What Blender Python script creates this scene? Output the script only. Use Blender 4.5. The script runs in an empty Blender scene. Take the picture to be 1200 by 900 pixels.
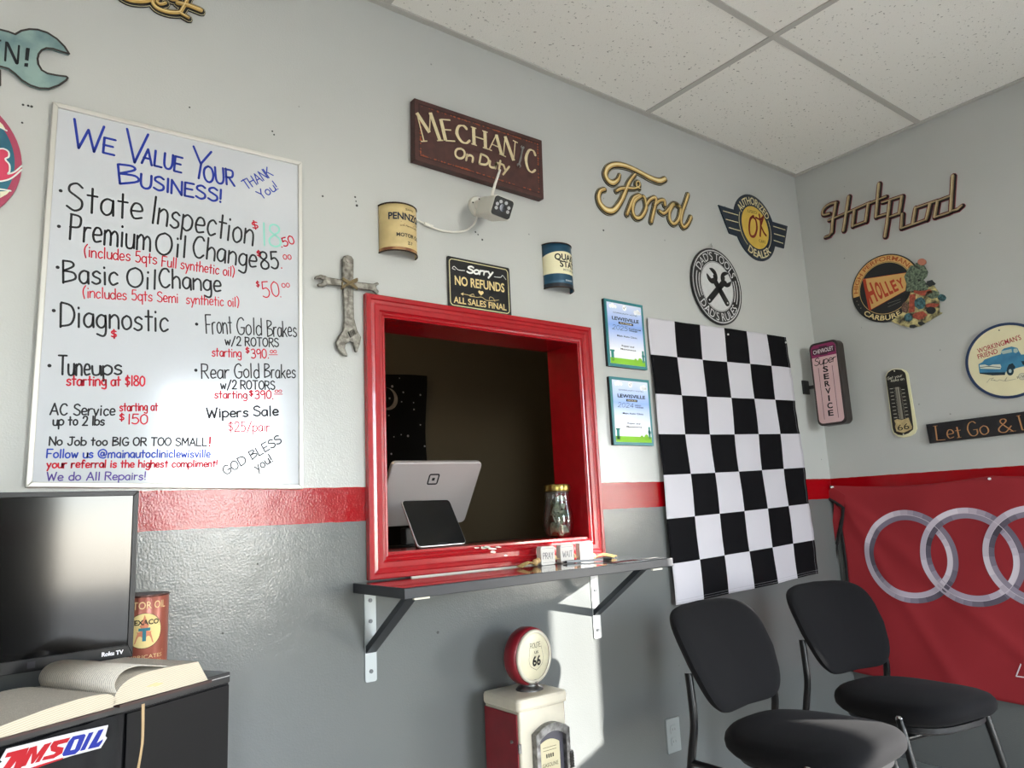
import bpy, math, random
from mathutils import Vector, Matrix
random.seed(7)
sc = bpy.context.scene
COL = sc.collection
PI = math.pi
R_ = math.radians

# ------------------------------------------------------------------ camera
F = 871.05                                   # focal length in pixels of the 1200 px wide frame
RM = Matrix(((0.795261, -0.067174, -0.602534), (-0.604485, -0.164003, -0.779552), (-0.046452, 0.98417, -0.171031)))
CP = Vector((-3.3746, -1.92, 1.113554))
cd = bpy.data.cameras.new('camera'); cam = bpy.data.objects.new('camera', cd); COL.objects.link(cam)
cd.sensor_fit = 'HORIZONTAL'; cd.sensor_width = 36; cd.lens = 36 * F / 1200; cd.clip_start = .02
cam.matrix_world = Matrix.Translation(CP) @ RM.to_4x4()
sc.camera = cam

# ------------------------------------------------------------------ world, sun, exposure
w = bpy.data.worlds.new('world'); sc.world = w; w.use_nodes = True
wn = w.node_tree.nodes; wl = w.node_tree.links
sky = wn.new('ShaderNodeTexSky'); sky.sky_type = 'NISHITA'; sky.sun_disc = False
SUN = Vector((-1.12, 1, -.43)).normalized()  # direction the sunlight travels
sky.sun_elevation = R_(32); sky.dust_density = .2; sky.sun_rotation = math.atan2(1.12, -1.0); sky.air_density = .8
hs_ = wn.new('ShaderNodeHueSaturation'); hs_.inputs['Saturation'].default_value = .45
wl.new(sky.outputs[0], hs_.inputs['Color']); wl.new(hs_.outputs[0], wn['Background'].inputs[0]); wn['Background'].inputs[1].default_value = 3.3
sd = bpy.data.lights.new('sun', 'SUN'); sd.energy = 22; sd.angle = R_(.6); sd.color = (1, .96, .9)
so = bpy.data.objects.new('sun', sd); COL.objects.link(so)
so.rotation_euler = (-SUN).to_track_quat('Z', 'Y').to_euler()
sc.view_settings.view_transform = 'Standard'; sc.view_settings.look = 'None'
sc.view_settings.exposure = 0.5; sc.view_settings.gamma = 1

# room: wall_back is the plane y=0 (x<0), wall_right the plane x=0 (y<0)
H = 2.74; XL = -6.2; YF = -4.7; FZ = -.09          # FZ is the height of the floor
def portal(loc, rot, sx, sy):
    l = bpy.data.lights.new('window_portal', 'AREA'); l.shape = 'RECTANGLE'; l.size = sx; l.size_y = sy
    l.cycles.is_portal = True
    o = bpy.data.objects.new('window_portal', l); COL.objects.link(o); o.location = loc; o.rotation_euler = rot

# ------------------------------------------------------------------ materials
def lin(c):
    if isinstance(c, str): c = tuple(int(c[i:i+2], 16) / 255 for i in (0, 2, 4))
    return tuple(x / 12.92 if x <= .04045 else ((x + .055) / 1.055) ** 2.4 for x in c)
MATS = {}
def mat(name, c, rough=.5, metal=0., var=0., vs=15, bump=0., bs=200, spec=.5, coat=0., trans=0., emit=0., dist=.001, c2=None, detail=4):
    if name in MATS: return MATS[name]
    m = bpy.data.materials.new(name); m.use_nodes = True; n = m.node_tree.nodes; l = m.node_tree.links
    b = n['Principled BSDF']; col = lin(c)
    b.inputs['Base Color'].default_value = (*col, 1)
    b.inputs['Roughness'].default_value = rough; b.inputs['Metallic'].default_value = metal
    b.inputs['Specular IOR Level'].default_value = spec; b.inputs['Coat Weight'].default_value = coat
    b.inputs['Transmission Weight'].default_value = trans
    if emit: b.inputs['Emission Color'].default_value = (*col, 1); b.inputs['Emission Strength'].default_value = emit
    tc = n.new('ShaderNodeTexCoord')
    if var or c2:
        t = n.new('ShaderNodeTexNoise'); t.inputs['Scale'].default_value = vs; t.inputs['Detail'].default_value = detail
        l.new(tc.outputs['Object'], t.inputs['Vector'])
        r = n.new('ShaderNodeValToRGB'); r.color_ramp.elements[0].position = .35; r.color_ramp.elements[1].position = .65
        a = lin(c2) if c2 else tuple(max(0, x * (1 - var)) for x in col)
        r.color_ramp.elements[0].color = (*a, 1); r.color_ramp.elements[1].color = (*col, 1)
        l.new(t.outputs['Fac'], r.inputs['Fac']); l.new(r.outputs['Color'], b.inputs['Base Color'])
    if bump:
        t = n.new('ShaderNodeTexNoise'); t.inputs['Scale'].default_value = bs; t.inputs['Detail'].default_value = 3
        l.new(tc.outputs['Object'], t.inputs['Vector'])
        bp = n.new('ShaderNodeBump'); bp.inputs['Strength'].default_value = bump; bp.inputs['Distance'].default_value = dist
        l.new(t.outputs['Fac'], bp.inputs['Height']); l.new(bp.outputs['Normal'], b.inputs['Normal'])
    MATS[name] = m
    return m
def ink(c): return mat('ink_' + c, c, .65, spec=.3)

def wall_mat():
    m = bpy.data.materials.new('wall_paint'); m.use_nodes = True; n = m.node_tree.nodes; l = m.node_tree.links
    b = n['Principled BSDF']; tc = n.new('ShaderNodeTexCoord'); sp = n.new('ShaderNodeSeparateXYZ')
    l.new(tc.outputs['Object'], sp.inputs[0])
    wob = n.new('ShaderNodeTexNoise'); wob.inputs['Scale'].default_value = 30; l.new(tc.outputs['Object'], wob.inputs['Vector'])
    ad = n.new('ShaderNodeMath'); ad.operation = 'MULTIPLY_ADD'; l.new(wob.outputs['Fac'], ad.inputs[0])
    ad.inputs[1].default_value = .004; l.new(sp.outputs['Z'], ad.inputs[2])
    r = n.new('ShaderNodeValToRGB'); r.color_ramp.interpolation = 'CONSTANT'
    mp = n.new('ShaderNodeMath'); mp.operation = 'DIVIDE'; l.new(ad.outputs[0], mp.inputs[0]); mp.inputs[1].default_value = 3.0
    l.new(mp.outputs[0], r.inputs['Fac'])
    e = r.color_ramp.elements
    e[0].position = 0; e[0].color = (*lin(LOWER), 1)
    e[1].position = (1.1 + .002) / 3; e[1].color = (*lin(STRIPE), 1)
    k = e.new((1.2035 + .002) / 3); k.color = (*lin(UPPER), 1)
    # old scuffs and faint patches of touch-up paint
    sm = n.new('ShaderNodeTexNoise'); sm.inputs['Scale'].default_value = 2.2; sm.inputs['Detail'].default_value = 5
    l.new(tc.outputs['Object'], sm.inputs['Vector'])
    mr = n.new('ShaderNodeMapRange'); mr.inputs[3].default_value = .93; mr.inputs[4].default_value = 1.05; l.new(sm.outputs['Fac'], mr.inputs[0])
    mx = n.new('ShaderNodeMix'); mx.data_type = 'RGBA'; mx.blend_type = 'MULTIPLY'; mx.inputs[0].default_value = 1
    l.new(r.outputs['Color'], mx.inputs[6]); l.new(mr.outputs[0], mx.inputs[7])
    # dark specks
    vo = n.new('ShaderNodeTexVoronoi'); vo.inputs['Scale'].default_value = 9; l.new(tc.outputs['Object'], vo.inputs['Vector'])
    th = n.new('ShaderNodeMath'); th.operation = 'LESS_THAN'; th.inputs[1].default_value = .03; l.new(vo.outputs['Distance'], th.inputs[0])
    mul = n.new('ShaderNodeMath'); mul.operation = 'MULTIPLY'; mul.inputs[1].default_value = .5; l.new(th.outputs[0], mul.inputs[0])
    mx2 = n.new('ShaderNodeMix'); mx2.data_type = 'RGBA'; mx2.inputs[7].default_value = (*lin('55585a'), 1)
    l.new(mul.outputs[0], mx2.inputs[0]); l.new(mx.outputs[2], mx2.inputs[6]); l.new(mx2.outputs[2], b.inputs['Base Color'])
    b.inputs['Roughness'].default_value = .13; b.inputs['Specular IOR Level'].default_value = .3
    t = n.new('ShaderNodeTexNoise'); t.inputs['Scale'].default_value = 210; t.inputs['Detail'].default_value = 2; l.new(tc.outputs['Object'], t.inputs['Vector'])
    t2 = n.new('ShaderNodeTexNoise'); t2.inputs['Scale'].default_value = 14; t2.inputs['Detail'].default_value = 3; l.new(tc.outputs['Object'], t2.inputs['Vector'])
    b1 = n.new('ShaderNodeBump'); b1.inputs['Strength'].default_value = .42; b1.inputs['Distance'].default_value = .0012; l.new(t.outputs['Fac'], b1.inputs['Height'])
    b2 = n.new('ShaderNodeBump'); b2.inputs['Strength'].default_value = .25; b2.inputs['Distance'].default_value = .004; l.new(t2.outputs['Fac'], b2.inputs['Height'])
    l.new(b1.outputs[0], b2.inputs['Normal']); l.new(b2.outputs[0], b.inputs['Normal'])
    return m
LOWER, STRIPE, UPPER = '686b6a', '94050f', 'b9bbb8'
WALL = wall_mat()
BLACKM = mat('black_metal', '101113', .35, spec=.5)
SATIN = mat('satin_black', '141518', .45)
CREAM = 'e8dcb4'

# ------------------------------------------------------------------ mesh builder
class MB:
    def __init__(s): s.v = []; s.f = []; s.m = []; s.k = 0
    def add(s, vs, fs):
        b = len(s.v); s.v += [tuple(p) for p in vs]
        for f in fs: s.f.append([b + i for i in f]); s.m.append(s.k)
    def prism(s, pts, z0, z1):
        n = len(pts); a = sum(pts[i][0] * pts[(i+1) % n][1] - pts[(i+1) % n][0] * pts[i][1] for i in range(n))
        if a < 0: pts = pts[::-1]
        if z0 == z1: s.add([(x, y, z0) for x, y in pts], [range(n)]); return s
        s.add([(x, y, z0) for x, y in pts] + [(x, y, z1) for x, y in pts],
              [range(n-1, -1, -1), range(n, 2*n)] + [(i, (i+1) % n, n + (i+1) % n, n + i) for i in range(n)]); return s
    def box(s, x0, x1, y0, y1, z0, z1): return s.prism([(x0, y0), (x1, y0), (x1, y1), (x0, y1)], z0, z1)
    def disc(s, c, r, z0, z1, n=32): return s.prism([(c[0] + r*math.cos(2*PI*i/n), c[1] + r*math.sin(2*PI*i/n)) for i in range(n)], z0, z1)
    def ring(s, c, r0, r1, z0, z1, a0=0, a1=2*PI, n=48):
        full = abs(a1 - a0 - 2*PI) < 1e-6; m = n if full else n + 1; vs = []
        for i in range(m):
            a = a0 + (a1 - a0) * i / n; ca, sa = math.cos(a), math.sin(a)
            vs += [(c[0]+r0*ca, c[1]+r0*sa, z0), (c[0]+r1*ca, c[1]+r1*sa, z0), (c[0]+r1*ca, c[1]+r1*sa, z1), (c[0]+r0*ca, c[1]+r0*sa, z1)]
        fs = []
        for i in range(n):
            a = 4*i; b = 4*((i+1) % m)
            fs.append((a+3, a+2, b+2, b+3))
            if z0 != z1: fs += [(a+2, a+1, b+1, b+2), (a, a+3, b+3, b), (a+1, a, b, b+1)]
        if not full and z0 != z1: fs += [(0, 1, 2, 3), (4*n+3, 4*n+2, 4*n+1, 4*n)]
        s.add(vs, fs); return s
    def ribbon(s, pts, r, z0, z1, taper=None, smooth=False, cap=True):
        if smooth: 
            if taper: taper = [t[0] for t in spline([(t, 0) for t in taper], 6)]
            pts = spline(pts, 6)
        n = len(pts)
        if n < 2: return s.disc(pts[0], r, z0, z1, 8)
        rr = [r * (taper[i] if taper else 1) for i in range(n)]
        P = [Vector((p[0], p[1])) for p in pts]; L = []; Rr = []
        for i in range(n):
            d0 = (P[i] - P[i-1]).normalized() if i else None; d1 = (P[i+1] - P[i]).normalized() if i < n-1 else None
            d = ((d0 or d1) + (d1 or d0)); 
            sharp = d0 and d1 and d0.dot(d1) < .5
            d = d.normalized() if d.length > 1e-6 else d1 or d0
            nn = Vector((-d.y, d.x)); k = 1
            if d0 and d1: k = min(1.3, 1 / max(.3, d.dot(d1)))
            if sharp:
                for dd in (d0, d1):
                    q = Vector((-dd.y, dd.x)); L.append(P[i] + q*rr[i]); Rr.append(P[i] - q*rr[i])
                s.disc(P[i], rr[i], z0, z1, 8)
            else: L.append(P[i] + nn*rr[i]*k); Rr.append(P[i] - nn*rr[i]*k)
        m = len(L); vs = [(p.x, p.y, z1) for p in L] + [(p.x, p.y, z1) for p in Rr]
        fs = [(i, m+i, m+i+1, i+1) for i in range(m-1)]
        if z0 != z1:
            vs += [(p.x, p.y, z0) for p in L] + [(p.x, p.y, z0) for p in Rr]
            fs += [(2*m+i, i, i+1, 2*m+i+1) for i in range(m-1)] + [(m+i, 3*m+i, 3*m+i+1, m+i+1) for i in range(m-1)]
        s.add(vs, fs)
        if r > .0006 and cap:
            s.disc(P[0], rr[0], z0, z1, 8); s.disc(P[-1], rr[-1], z0, z1, 8)
        return s
    def tube(s, pts, r, n=10, caps=True, smooth=0, sq=1.0):
        if smooth: pts = spline(pts, smooth)
        P = [Vector(p) for p in pts]; m = len(P); rs = r if isinstance(r, (list, tuple)) else [r]*m
        if len(rs) != m: rs = [rs[0] + (rs[-1]-rs[0])*i/(m-1) for i in range(m)]
        T = [(P[min(i+1, m-1)] - P[max(i-1, 0)]).normalized() for i in range(m)]
        up = Vector((0, 0, 1)) if abs(T[0].z) < .9 else Vector((1, 0, 0)); vs = []
        for i in range(m):
            a = T[i].cross(up)
            if a.length < 1e-4: a = Vector((1, 0, 0))
            a.normalize(); b = a.cross(T[i]).normalized(); up = b
            for j in range(n):
                t = 2*PI*j/n; vs.append(P[i] + a*rs[i]*math.cos(t) + b*rs[i]*sq*math.sin(t))
        fs = [(i*n+j, i*n+(j+1) % n, (i+1)*n+(j+1) % n, (i+1)*n+j) for i in range(m-1) for j in range(n)]
        if caps: fs += [list(range(n-1, -1, -1)), list(range((m-1)*n, m*n))]
        s.add(vs, fs); return s
    def lathe(s, prof, n=32, c=(0, 0, 0), axis='z', capb=True):
        vs = []; m = len(prof)
        for r, h in prof:
            for j in range(n):
                t = 2*PI*j/n; x, y, z = r*math.cos(t), r*math.sin(t), h
                if axis == 'y': x, y, z = x, -z, y
                vs.append((c[0]+x, c[1]+y, c[2]+z))
        fs = [(i*n+j, i*n+(j+1) % n, (i+1)*n+(j+1) % n, (i+1)*n+j) for i in range(m-1) for j in range(n)]
        if capb: fs += [list(range(n-1, -1, -1)), list(range((m-1)*n, m*n))]
        s.add(vs, fs); return s
    def grid(s, fn, nx, ny, thick=0, matfn=None):
        b = len(s.v); V = [fn(i/nx, j/ny) for j in range(ny+1) for i in range(nx+1)]
        s.v += [tuple(v) for v in V]
        for j in range(ny):
            for i in range(nx):
                a = b + j*(nx+1)+i; s.f.append([a, a+1, a+nx+2, a+nx+1]); s.m.append(matfn((i+.5)/nx, (j+.5)/ny) if matfn else s.k)
        return s
    def warp(s, fn, b=0): s.v[b:] = [tuple(fn(*p)) for p in s.v[b:]]; return s
def spline(pts, k):
    P = [Vector(p) for p in pts]; n = len(P); out = []
    for i in range(n-1):
        p0 = P[max(i-1, 0)]; p1 = P[i]; p2 = P[i+1]; p3 = P[min(i+2, n-1)]
        for j in range(k):
            t = j/k; out.append(.5*((2*p1) + (p2-p0)*t + (2*p0-5*p1+4*p2-p3)*t*t + (3*p1-p0-3*p2+p3)*t**3))
    out.append(P[-1]); return [tuple(p) for p in out]
def rrect(x0, x1, y0, y1, r, n=5):
    out = []
    for cx, cy, a in ((x1-r, y1-r, 0), (x0+r, y1-r, 90), (x0+r, y0+r, 180), (x1-r, y0+r, 270)):
        for i in range(n+1):
            t = R_(a + 90*i/n); out.append((cx + r*math.cos(t), cy + r*math.sin(t)))
    return out

def part(name, mb, mats, parent=None, bevel=0, smooth=False, label=None, subsurf=0, solid=0):
    me = bpy.data.meshes.new(name); me.from_pydata(mb.v, [], mb.f)
    if not isinstance(mats, (list, tuple)): mats = [mats]
    for m in mats: me.materials.append(m)
    if len(mats) > 1: me.polygons.foreach_set('material_index', mb.m)
    if smooth: 
        me.polygons.foreach_set('use_smooth', [True]*len(me.polygons))
        try: me.set_sharp_from_angle(angle=R_(smooth if smooth > 1 else 40))
        except Exception: pass
    me.update()
    o = bpy.data.objects.new(name, me); COL.objects.link(o)
    if parent: o.parent = parent
    if solid: md = o.modifiers.new('solid', 'SOLIDIFY'); md.thickness = solid; md.offset = -1
    if bevel: md = o.modifiers.new('bevel', 'BEVEL'); md.width = bevel; md.segments = 2; md.limit_method = 'ANGLE'; md.angle_limit = R_(40)
    if subsurf: md = o.modifiers.new('sub', 'SUBSURF'); md.levels = subsurf; md.render_levels = subsurf
    if label: o['label'] = label
    return o
def thing(name, label, cat, loc=(0, 0, 0), rot=(0, 0, 0), group=None, kind=None):
    o = bpy.data.objects.new(name, None); COL.objects.link(o); o.location = loc; o.rotation_euler = rot; o.empty_display_size = .05
    if kind: o['kind'] = kind
    if label: o['label'] = label
    if cat: o['category'] = cat
    if group: o['group'] = group
    return o

# ------------------------------------------------------------------ where a line of sight of the photograph meets a plane of the room
def hit(px, py, ax, v):
    r = RM @ Vector((px - 600, 450 - py, -F)); return CP + r * ((v - CP[ax]) / r[ax])
def on_back(x0=0, y0=0, s=1., off=0.):      # wall_back; u to the right, v up
    def f(x, y): p = hit(x0 + x/s, y0 + y/s, 1, -off); return (p.x, p.z)
    return f
def on_right(x0=0, y0=0, s=1., off=0.):     # wall_right
    def f(x, y): p = hit(x0 + x/s, y0 + y/s, 0, -off); return (-p.y, p.z)
    return f
class Hung:                                  # a thing on a wall: local x right, y up, z out of the wall
    def __init__(s, name, label, cat, wall, uv, P, group=None):
        s.uv = uv; s.P0 = P
        if wall == 'back': s.e = thing(name, label, cat, (uv[0], 0, uv[1]), (PI/2, 0, 0), group)
        else: s.e = thing(name, label, cat, (0, -uv[0], uv[1]), (PI/2, 0, -PI/2), group)
    def P(s, x, y): u, v = s.P0(x, y); return (u - s.uv[0], v - s.uv[1])
    def Q(s, pts): return [s.P(*p) for p in pts]
    def h(s, x, y, hp): a = s.P(x, y); b = s.P(x, y-hp); return math.hypot(a[0]-b[0], a[1]-b[1])
    def part(s, name, mb, m, **k): return part(name, mb, m, s.e, **k)

# ------------------------------------------------------------------ lettering
HW = {}
def defs(txt):
    for line in txt.strip().splitlines():
        ch, wd, rest = line.split(' ', 2); st = []
        for q in rest.split(';'):
            q = q.strip(); sm = q.startswith('~'); pts = [tuple(float(t) for t in p.split(',')) for p in q.lstrip('~').split()]
            st.append(spline(pts, 4) if sm and len(pts) > 2 else pts)
        HW[ch] = (float(wd), st)
defs('''
A 6 0,0 3,10 6,0;1.1,3.6 4.9,3.6
B 5 0,0 0,10;~0,10 3.6,9.6 4.2,7.6 0,5.3;~0,5.3 4.4,4.6 5,1.8 0,0
C 5.5 ~5.2,8.4 4,9.9 1.6,9.2 .1,5 1.4,.9 3.6,0 5.5,1.6
D 5.5 0,0 0,10;~0,10 4,8.8 5.5,5 4,1 0,0
E 4.5 4.5,10 0,10 0,0 4.5,0;0,5.2 3.8,5.2
F 4.5 0,0 0,10 4.8,10;0,5.2 3.6,5.2
G 5.5 ~5.2,8.6 3.6,10 1.2,8.8 0,5 1.2,1 3.5,0 5.4,1.4 5.5,4;3.2,4.2 6,4.2
H 5.2 0,0 0,10;5.2,0 5.2,10;0,5 5.2,5
I 1 .5,0 .5,10
J 4.5 ~3.4,10 3.6,3 2.8,.3 1,.2 0,2;1.4,10 5.4,10
K 5 0,0 0,10;4.8,10 0,4.5;1.4,5.9 5.2,0
L 4.4 0,10 0,0 4.4,0
M 6.4 0,0 .5,10 3.2,3 5.9,10 6.4,0
N 5.2 0,0 0,10 5.2,0 5.2,10
O 5.8 ~3,10 .8,8.4 0,5 .8,1.4 3,0 5,1.6 5.8,5 5,8.6 3,10
P 4.8 0,0 0,10;~0,10 4,9.5 4.8,7.4 3.8,5.2 0,4.8
Q 5.8 ~3,10 .8,8.4 0,5 .8,1.4 3,0 5,1.6 5.8,5 5,8.6 3,10;3.6,2.4 6,-.6
R 5 0,0 0,10;~0,10 4,9.5 4.6,7.4 3.6,5.3 0,5;1.8,5.1 5.2,0
S 4.8 ~4.6,8.7 2.8,10 .7,9 .5,6.9 2.6,5.4 4.6,3.8 4.5,1.2 2.4,0 0,1.3
T 5.2 0,10 5.4,10;2.7,10 2.7,0
U 5 ~0,10 .1,3 1.4,.3 3.6,.3 4.9,3 5,10
V 5.4 0,10 2.7,0 5.4,10
W 7.4 0,10 1.8,0 3.7,7.4 5.6,0 7.4,10
X 5 0,0 5,10;0,10 5,0
Y 5 0,10 2.6,5 5,10;2.6,5 2.5,0
Z 5 0,10 5,10 0,0 5,0
a 4.2 ~4,5.4 2,6 .3,4.4 .2,1.6 1.8,0 3.6,1.4 4,5.4;4,5.6 4.2,0
b 4.2 0,10 0,0;~0,4.6 2,6 4.2,4.4 4,1.4 2,0 0,1.2
c 3.8 ~3.8,4.9 2.4,6 .6,4.8 .2,2 1.6,0 3.8,1
d 4.2 ~4,4.6 2.2,6 .3,4.6 .2,1.5 2,0 4,1.4;4.1,10 4.2,0
e 4 ~.3,3 3.9,3.4 3.2,5.7 1.2,5.8 .1,3 1.2,.3 3.9,.8
f 3.2 ~3.4,9 2.4,10 1.3,8.6 1.2,0;0,5.8 3,5.8
g 4.2 ~4,5.2 2,6 .3,4.4 .3,1.8 2,.4 3.8,1.6 4,5.2;~4,5.6 4.2,-1.5 3,-3.4 .4,-2.6
h 4 0,10 0,0;~0,4 2,6 3.8,4.6 4,0
i 1 .5,5.8 .5,0;.5,8.1 .5,8.5
j 2 ~1.6,5.8 1.6,-1.6 .8,-3.2 -.6,-2.4;1.6,8.1 1.6,8.5
k 3.8 0,10 0,0;3.6,5.8 0,2.4;1.3,3.5 3.9,0
l 1 .5,10 .5,0
m 6.6 0,5.8 0,0;~0,4.2 1.6,6 3,4.6 3.1,0;~3.1,4.2 4.8,6 6.3,4.6 6.5,0
n 4 0,5.8 0,0;~0,4.2 2,6 3.8,4.6 4,0
o 4.2 ~2.1,6 .5,4.8 .1,2.8 .8,.7 2.2,0 3.9,1.2 4.2,3.2 3.6,5.2 2.1,6
p 4.2 0,5.8 0,-3.6;~0,4.6 2,6 4.2,4.4 4,1.4 2,0 0,1.2
q 4.2 ~4,4.6 2.2,6 .3,4.6 .2,1.5 2,0 4,1.4;4.1,5.8 4.2,-3.6
r 2.8 0,5.8 0,0;~0,3.8 1,5.6 2.8,5.8
s 3.6 ~3.5,5.1 2,6 .5,5 .8,3.6 3.2,2.4 3.3,.8 1.6,0 0,.8
t 3 1.4,9 1.5,0;0,6 3.2,6
u 4 ~0,5.8 .2,1.2 1.6,0 3.6,1 4,5.8;4,5.8 4.1,0
v 3.8 0,5.8 1.9,0 3.8,5.8
w 5.6 0,5.8 1.4,0 2.8,4.6 4.2,0 5.6,5.8
x 3.6 0,5.8 3.6,0;0,0 3.6,5.8
y 3.8 0,5.8 1.9,.8;3.8,5.8 .8,-3.6
z 3.6 0,5.8 3.6,5.8 0,0 3.6,0
0 4.6 ~2.3,10 .4,8 0,5 .4,1.8 2.3,0 4.2,1.8 4.6,5 4.2,8.2 2.3,10
1 1 .5,0 .5,10
2 4.6 ~.3,7.8 1,9.6 3,10 4.3,8 3.4,4.8 0,0;0,0 4.8,0
3 4.4 ~.2,9 2.4,10 4,8 3.2,5.8 1.6,5.3;~1.6,5.3 4,4.6 4.3,1.6 2.2,0 0,.9
4 4.6 3.6,0 3.6,10 0,3 4.8,3
5 4.4 4.2,10 .8,10 .5,5.6;~.5,5.6 2.8,6.2 4.4,3.6 3.4,.6 1.6,0 0,.9
6 4.4 ~3.6,9.8 1.2,7 .1,3 1.2,.3 3.4,.4 4.4,3 3,5.2 .4,3.6
7 4.4 0,10 4.4,10 1.4,0
8 4.6 ~2.3,5.4 .5,7 .7,9.2 2.3,10 4,9 4,7 2.3,5.4 .2,3.2 .5,.8 2.4,0 4.3,1 4.4,3.4 2.3,5.4
9 4.4 ~4.2,7 3.2,9.8 1,9.6 .1,7 1.4,4.8 4.2,6.6;4.3,7.4 3.8,0
$ 4.4 ~4,8 2.2,9 .5,7.8 .8,5.8 3.6,4.4 3.9,2.2 2.2,1 .2,2;2.2,10.6 2.2,-.6
! 1 .6,10 .5,2.8;.5,.4 .5,0
. 1 .4,.3 .4,0
' 1 .5,10 .3,8
( 2.4 ~2.4,11 .6,8 .2,4 1.4,-1
) 2.4 ~0,11 1.9,8 2.2,4 .8,-1
/ 4 0,-1 4,10.5
- 3 0,4.5 3,4.5
& 6 ~6,0 1.6,7 1.8,9.6 3.4,9.6 3.6,7.6 .4,3.4 .6,.6 3,0 5.6,4
@ 8 ~5.6,2.6 5.4,5.8 3.4,6.6 2.4,4.4 3,2.4 4.6,2.6 5.6,6;~5.6,6 6,2.6 7.6,3.4 7.6,7.4 4.6,9.8 1.2,8.2 0,4.6 1.6,.6 5,-.8 7.4,.6
# 4.4 1.2,0 1.8,10;3.2,0 3.6,10;0,3.4 4.6,3.6;.2,6.6 4.8,6.8
''')
def strokes(text, gap=1.5, space=3.6):
    x = 0; out = []; nc = 0
    for ch in text:
        if ch == ' ': x += space; continue
        wd, st = HW[ch]; out += [(ch + str(i_), [(x + a, b) for a, b in s]) for i_, s in enumerate(st)]; x += wd + gap
    return x - gap, out
def frame2(p0, p1, wd, h, slant=0, H0=10):
    d = Vector((p1[0]-p0[0], p1[1]-p0[1])); L = d.length; d.normalize(); n = Vector((-d.y, d.x)); kx = L/wd; ky = h/H0
    return lambda x, y: (p0[0] + d.x*(kx*x + slant*ky*y) + n.x*ky*y, p0[1] + d.y*(kx*x + slant*ky*y) + n.y*ky*y)
NIB = {'M0': [.3, 1, .3, 1], 'N0': [.3, 1, .3], 'A0': [.3, 1], 'A1': [.3]}
def hand(mb, text, p0, p1, h, r, z, slant=0, jit=.12, nib=None, serif=False, z1=None, gap=1.5):
    wd, st = strokes(text, gap); fr = frame2(p0, p1, wd, h, slant); z1 = z if z1 is None else z1
    for cid, s in st:
        jx, jy = random.uniform(-jit, jit), random.uniform(-jit, jit)*1.5
        pts = [fr(a+jx, b+jy) for a, b in s]
        if nib:
            m = len(pts); tp = []
            for i in range(m):
                a, b = s[max(i-1, 0)], s[min(i+1, m-1)]; dx, dy = abs(b[0]-a[0]), abs(b[1]-a[1]); q = dy/(dx+dy+1e-6)
                tp.append(nib + (1-nib)*q)
            W_ = NIB.get(cid)
            if W_ or m == 2 or len(s) <= 6:
                for i in range(m-1): k_ = W_[i] if W_ else max(nib, tp[i] if m > 2 else tp[0]); k_ = W_[i] if W_ else nib+(1-nib)*abs(s[i+1][1]-s[i][1])/(abs(s[i+1][0]-s[i][0])+abs(s[i+1][1]-s[i][1])+1e-6); mb.ribbon(pts[i:i+2], r, z, z1, [k_]*2, cap=False)
            else: mb.ribbon(pts, r, z, z1, tp)
            if serif:
                sx = 1.25
                for e in (0, -1):
                    if abs(s[e][1]) < .1 or abs(s[e][1]-10) < .1 or abs(s[e][1]-5.8) < .1:
                        q = s[1] if e == 0 else s[-2]
                        if abs(q[1]-s[e][1]) > abs(q[0]-s[e][0])*.8:
                            mb.ribbon([fr(s[e][0]-sx, s[e][1]), fr(s[e][0]+sx, s[e][1])], r*.26, z, z1, cap=False)
        else: mb.ribbon(pts, r, z, z1)
_tc = {}
def glyphs(text, bold):
    k = (text, bold)
    if k not in _tc:
        c = bpy.data.curves.new('t', 'FONT'); c.body = text; c.size = 1; c.offset = bold; c.resolution_u = 3
        o = bpy.data.objects.new('t', c); me = bpy.data.meshes.new_from_object(o)
        V = [tuple(v.co) for v in me.vertices]; Fc = [list(p.vertices) for p in me.polygons]
        bpy.data.objects.remove(o); bpy.data.curves.remove(c); bpy.data.meshes.remove(me)
        x0 = min(v[0] for v in V); x1 = max(v[0] for v in V)
        _tc[k] = ([(v[0]-x0, v[1]) for v in V], Fc, x1-x0)
    return _tc[k]
def printed(mb, text, p0, p1, h, z, bold=.012, slant=0):
    V, Fc, wd = glyphs(text, bold); fr = frame2(p0, p1, wd, h, slant, .69)
    mb.add([(*fr(a, b), z) for a, b in V], Fc)
def arc_text(mb, text, c, r, a0, a1, h, z, bold=.012, bottom=False):   # a0 -> a1 are the angles where the text starts and ends
    V, Fc, wd = glyphs(text, bold); out = []
    for a, b in V:
        t = a0 + (a1-a0)*a/wd; q = b/.69*h; rad = r + (h - q if bottom else q)
        out.append((c[0] + rad*math.cos(t), c[1] + rad*math.sin(t), z))
    mb.add(out, Fc)
def circ3(a, b, c):
    ax, ay = a; bx, by = b; cx, cy = c
    d = 2*(ax*(by-cy)+bx*(cy-ay)+cx*(ay-by))
    ux = ((ax*ax+ay*ay)*(by-cy)+(bx*bx+by*by)*(cy-ay)+(cx*cx+cy*cy)*(ay-by))/d
    uy = ((ax*ax+ay*ay)*(cx-bx)+(bx*bx+by*by)*(ax-cx)+(cx*cx+cy*cy)*(bx-ax))/d
    return (ux, uy), math.hypot(ax-ux, ay-uy)
def ang(c, p): return math.atan2(p[1]-c[1], p[0]-c[0])
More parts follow.
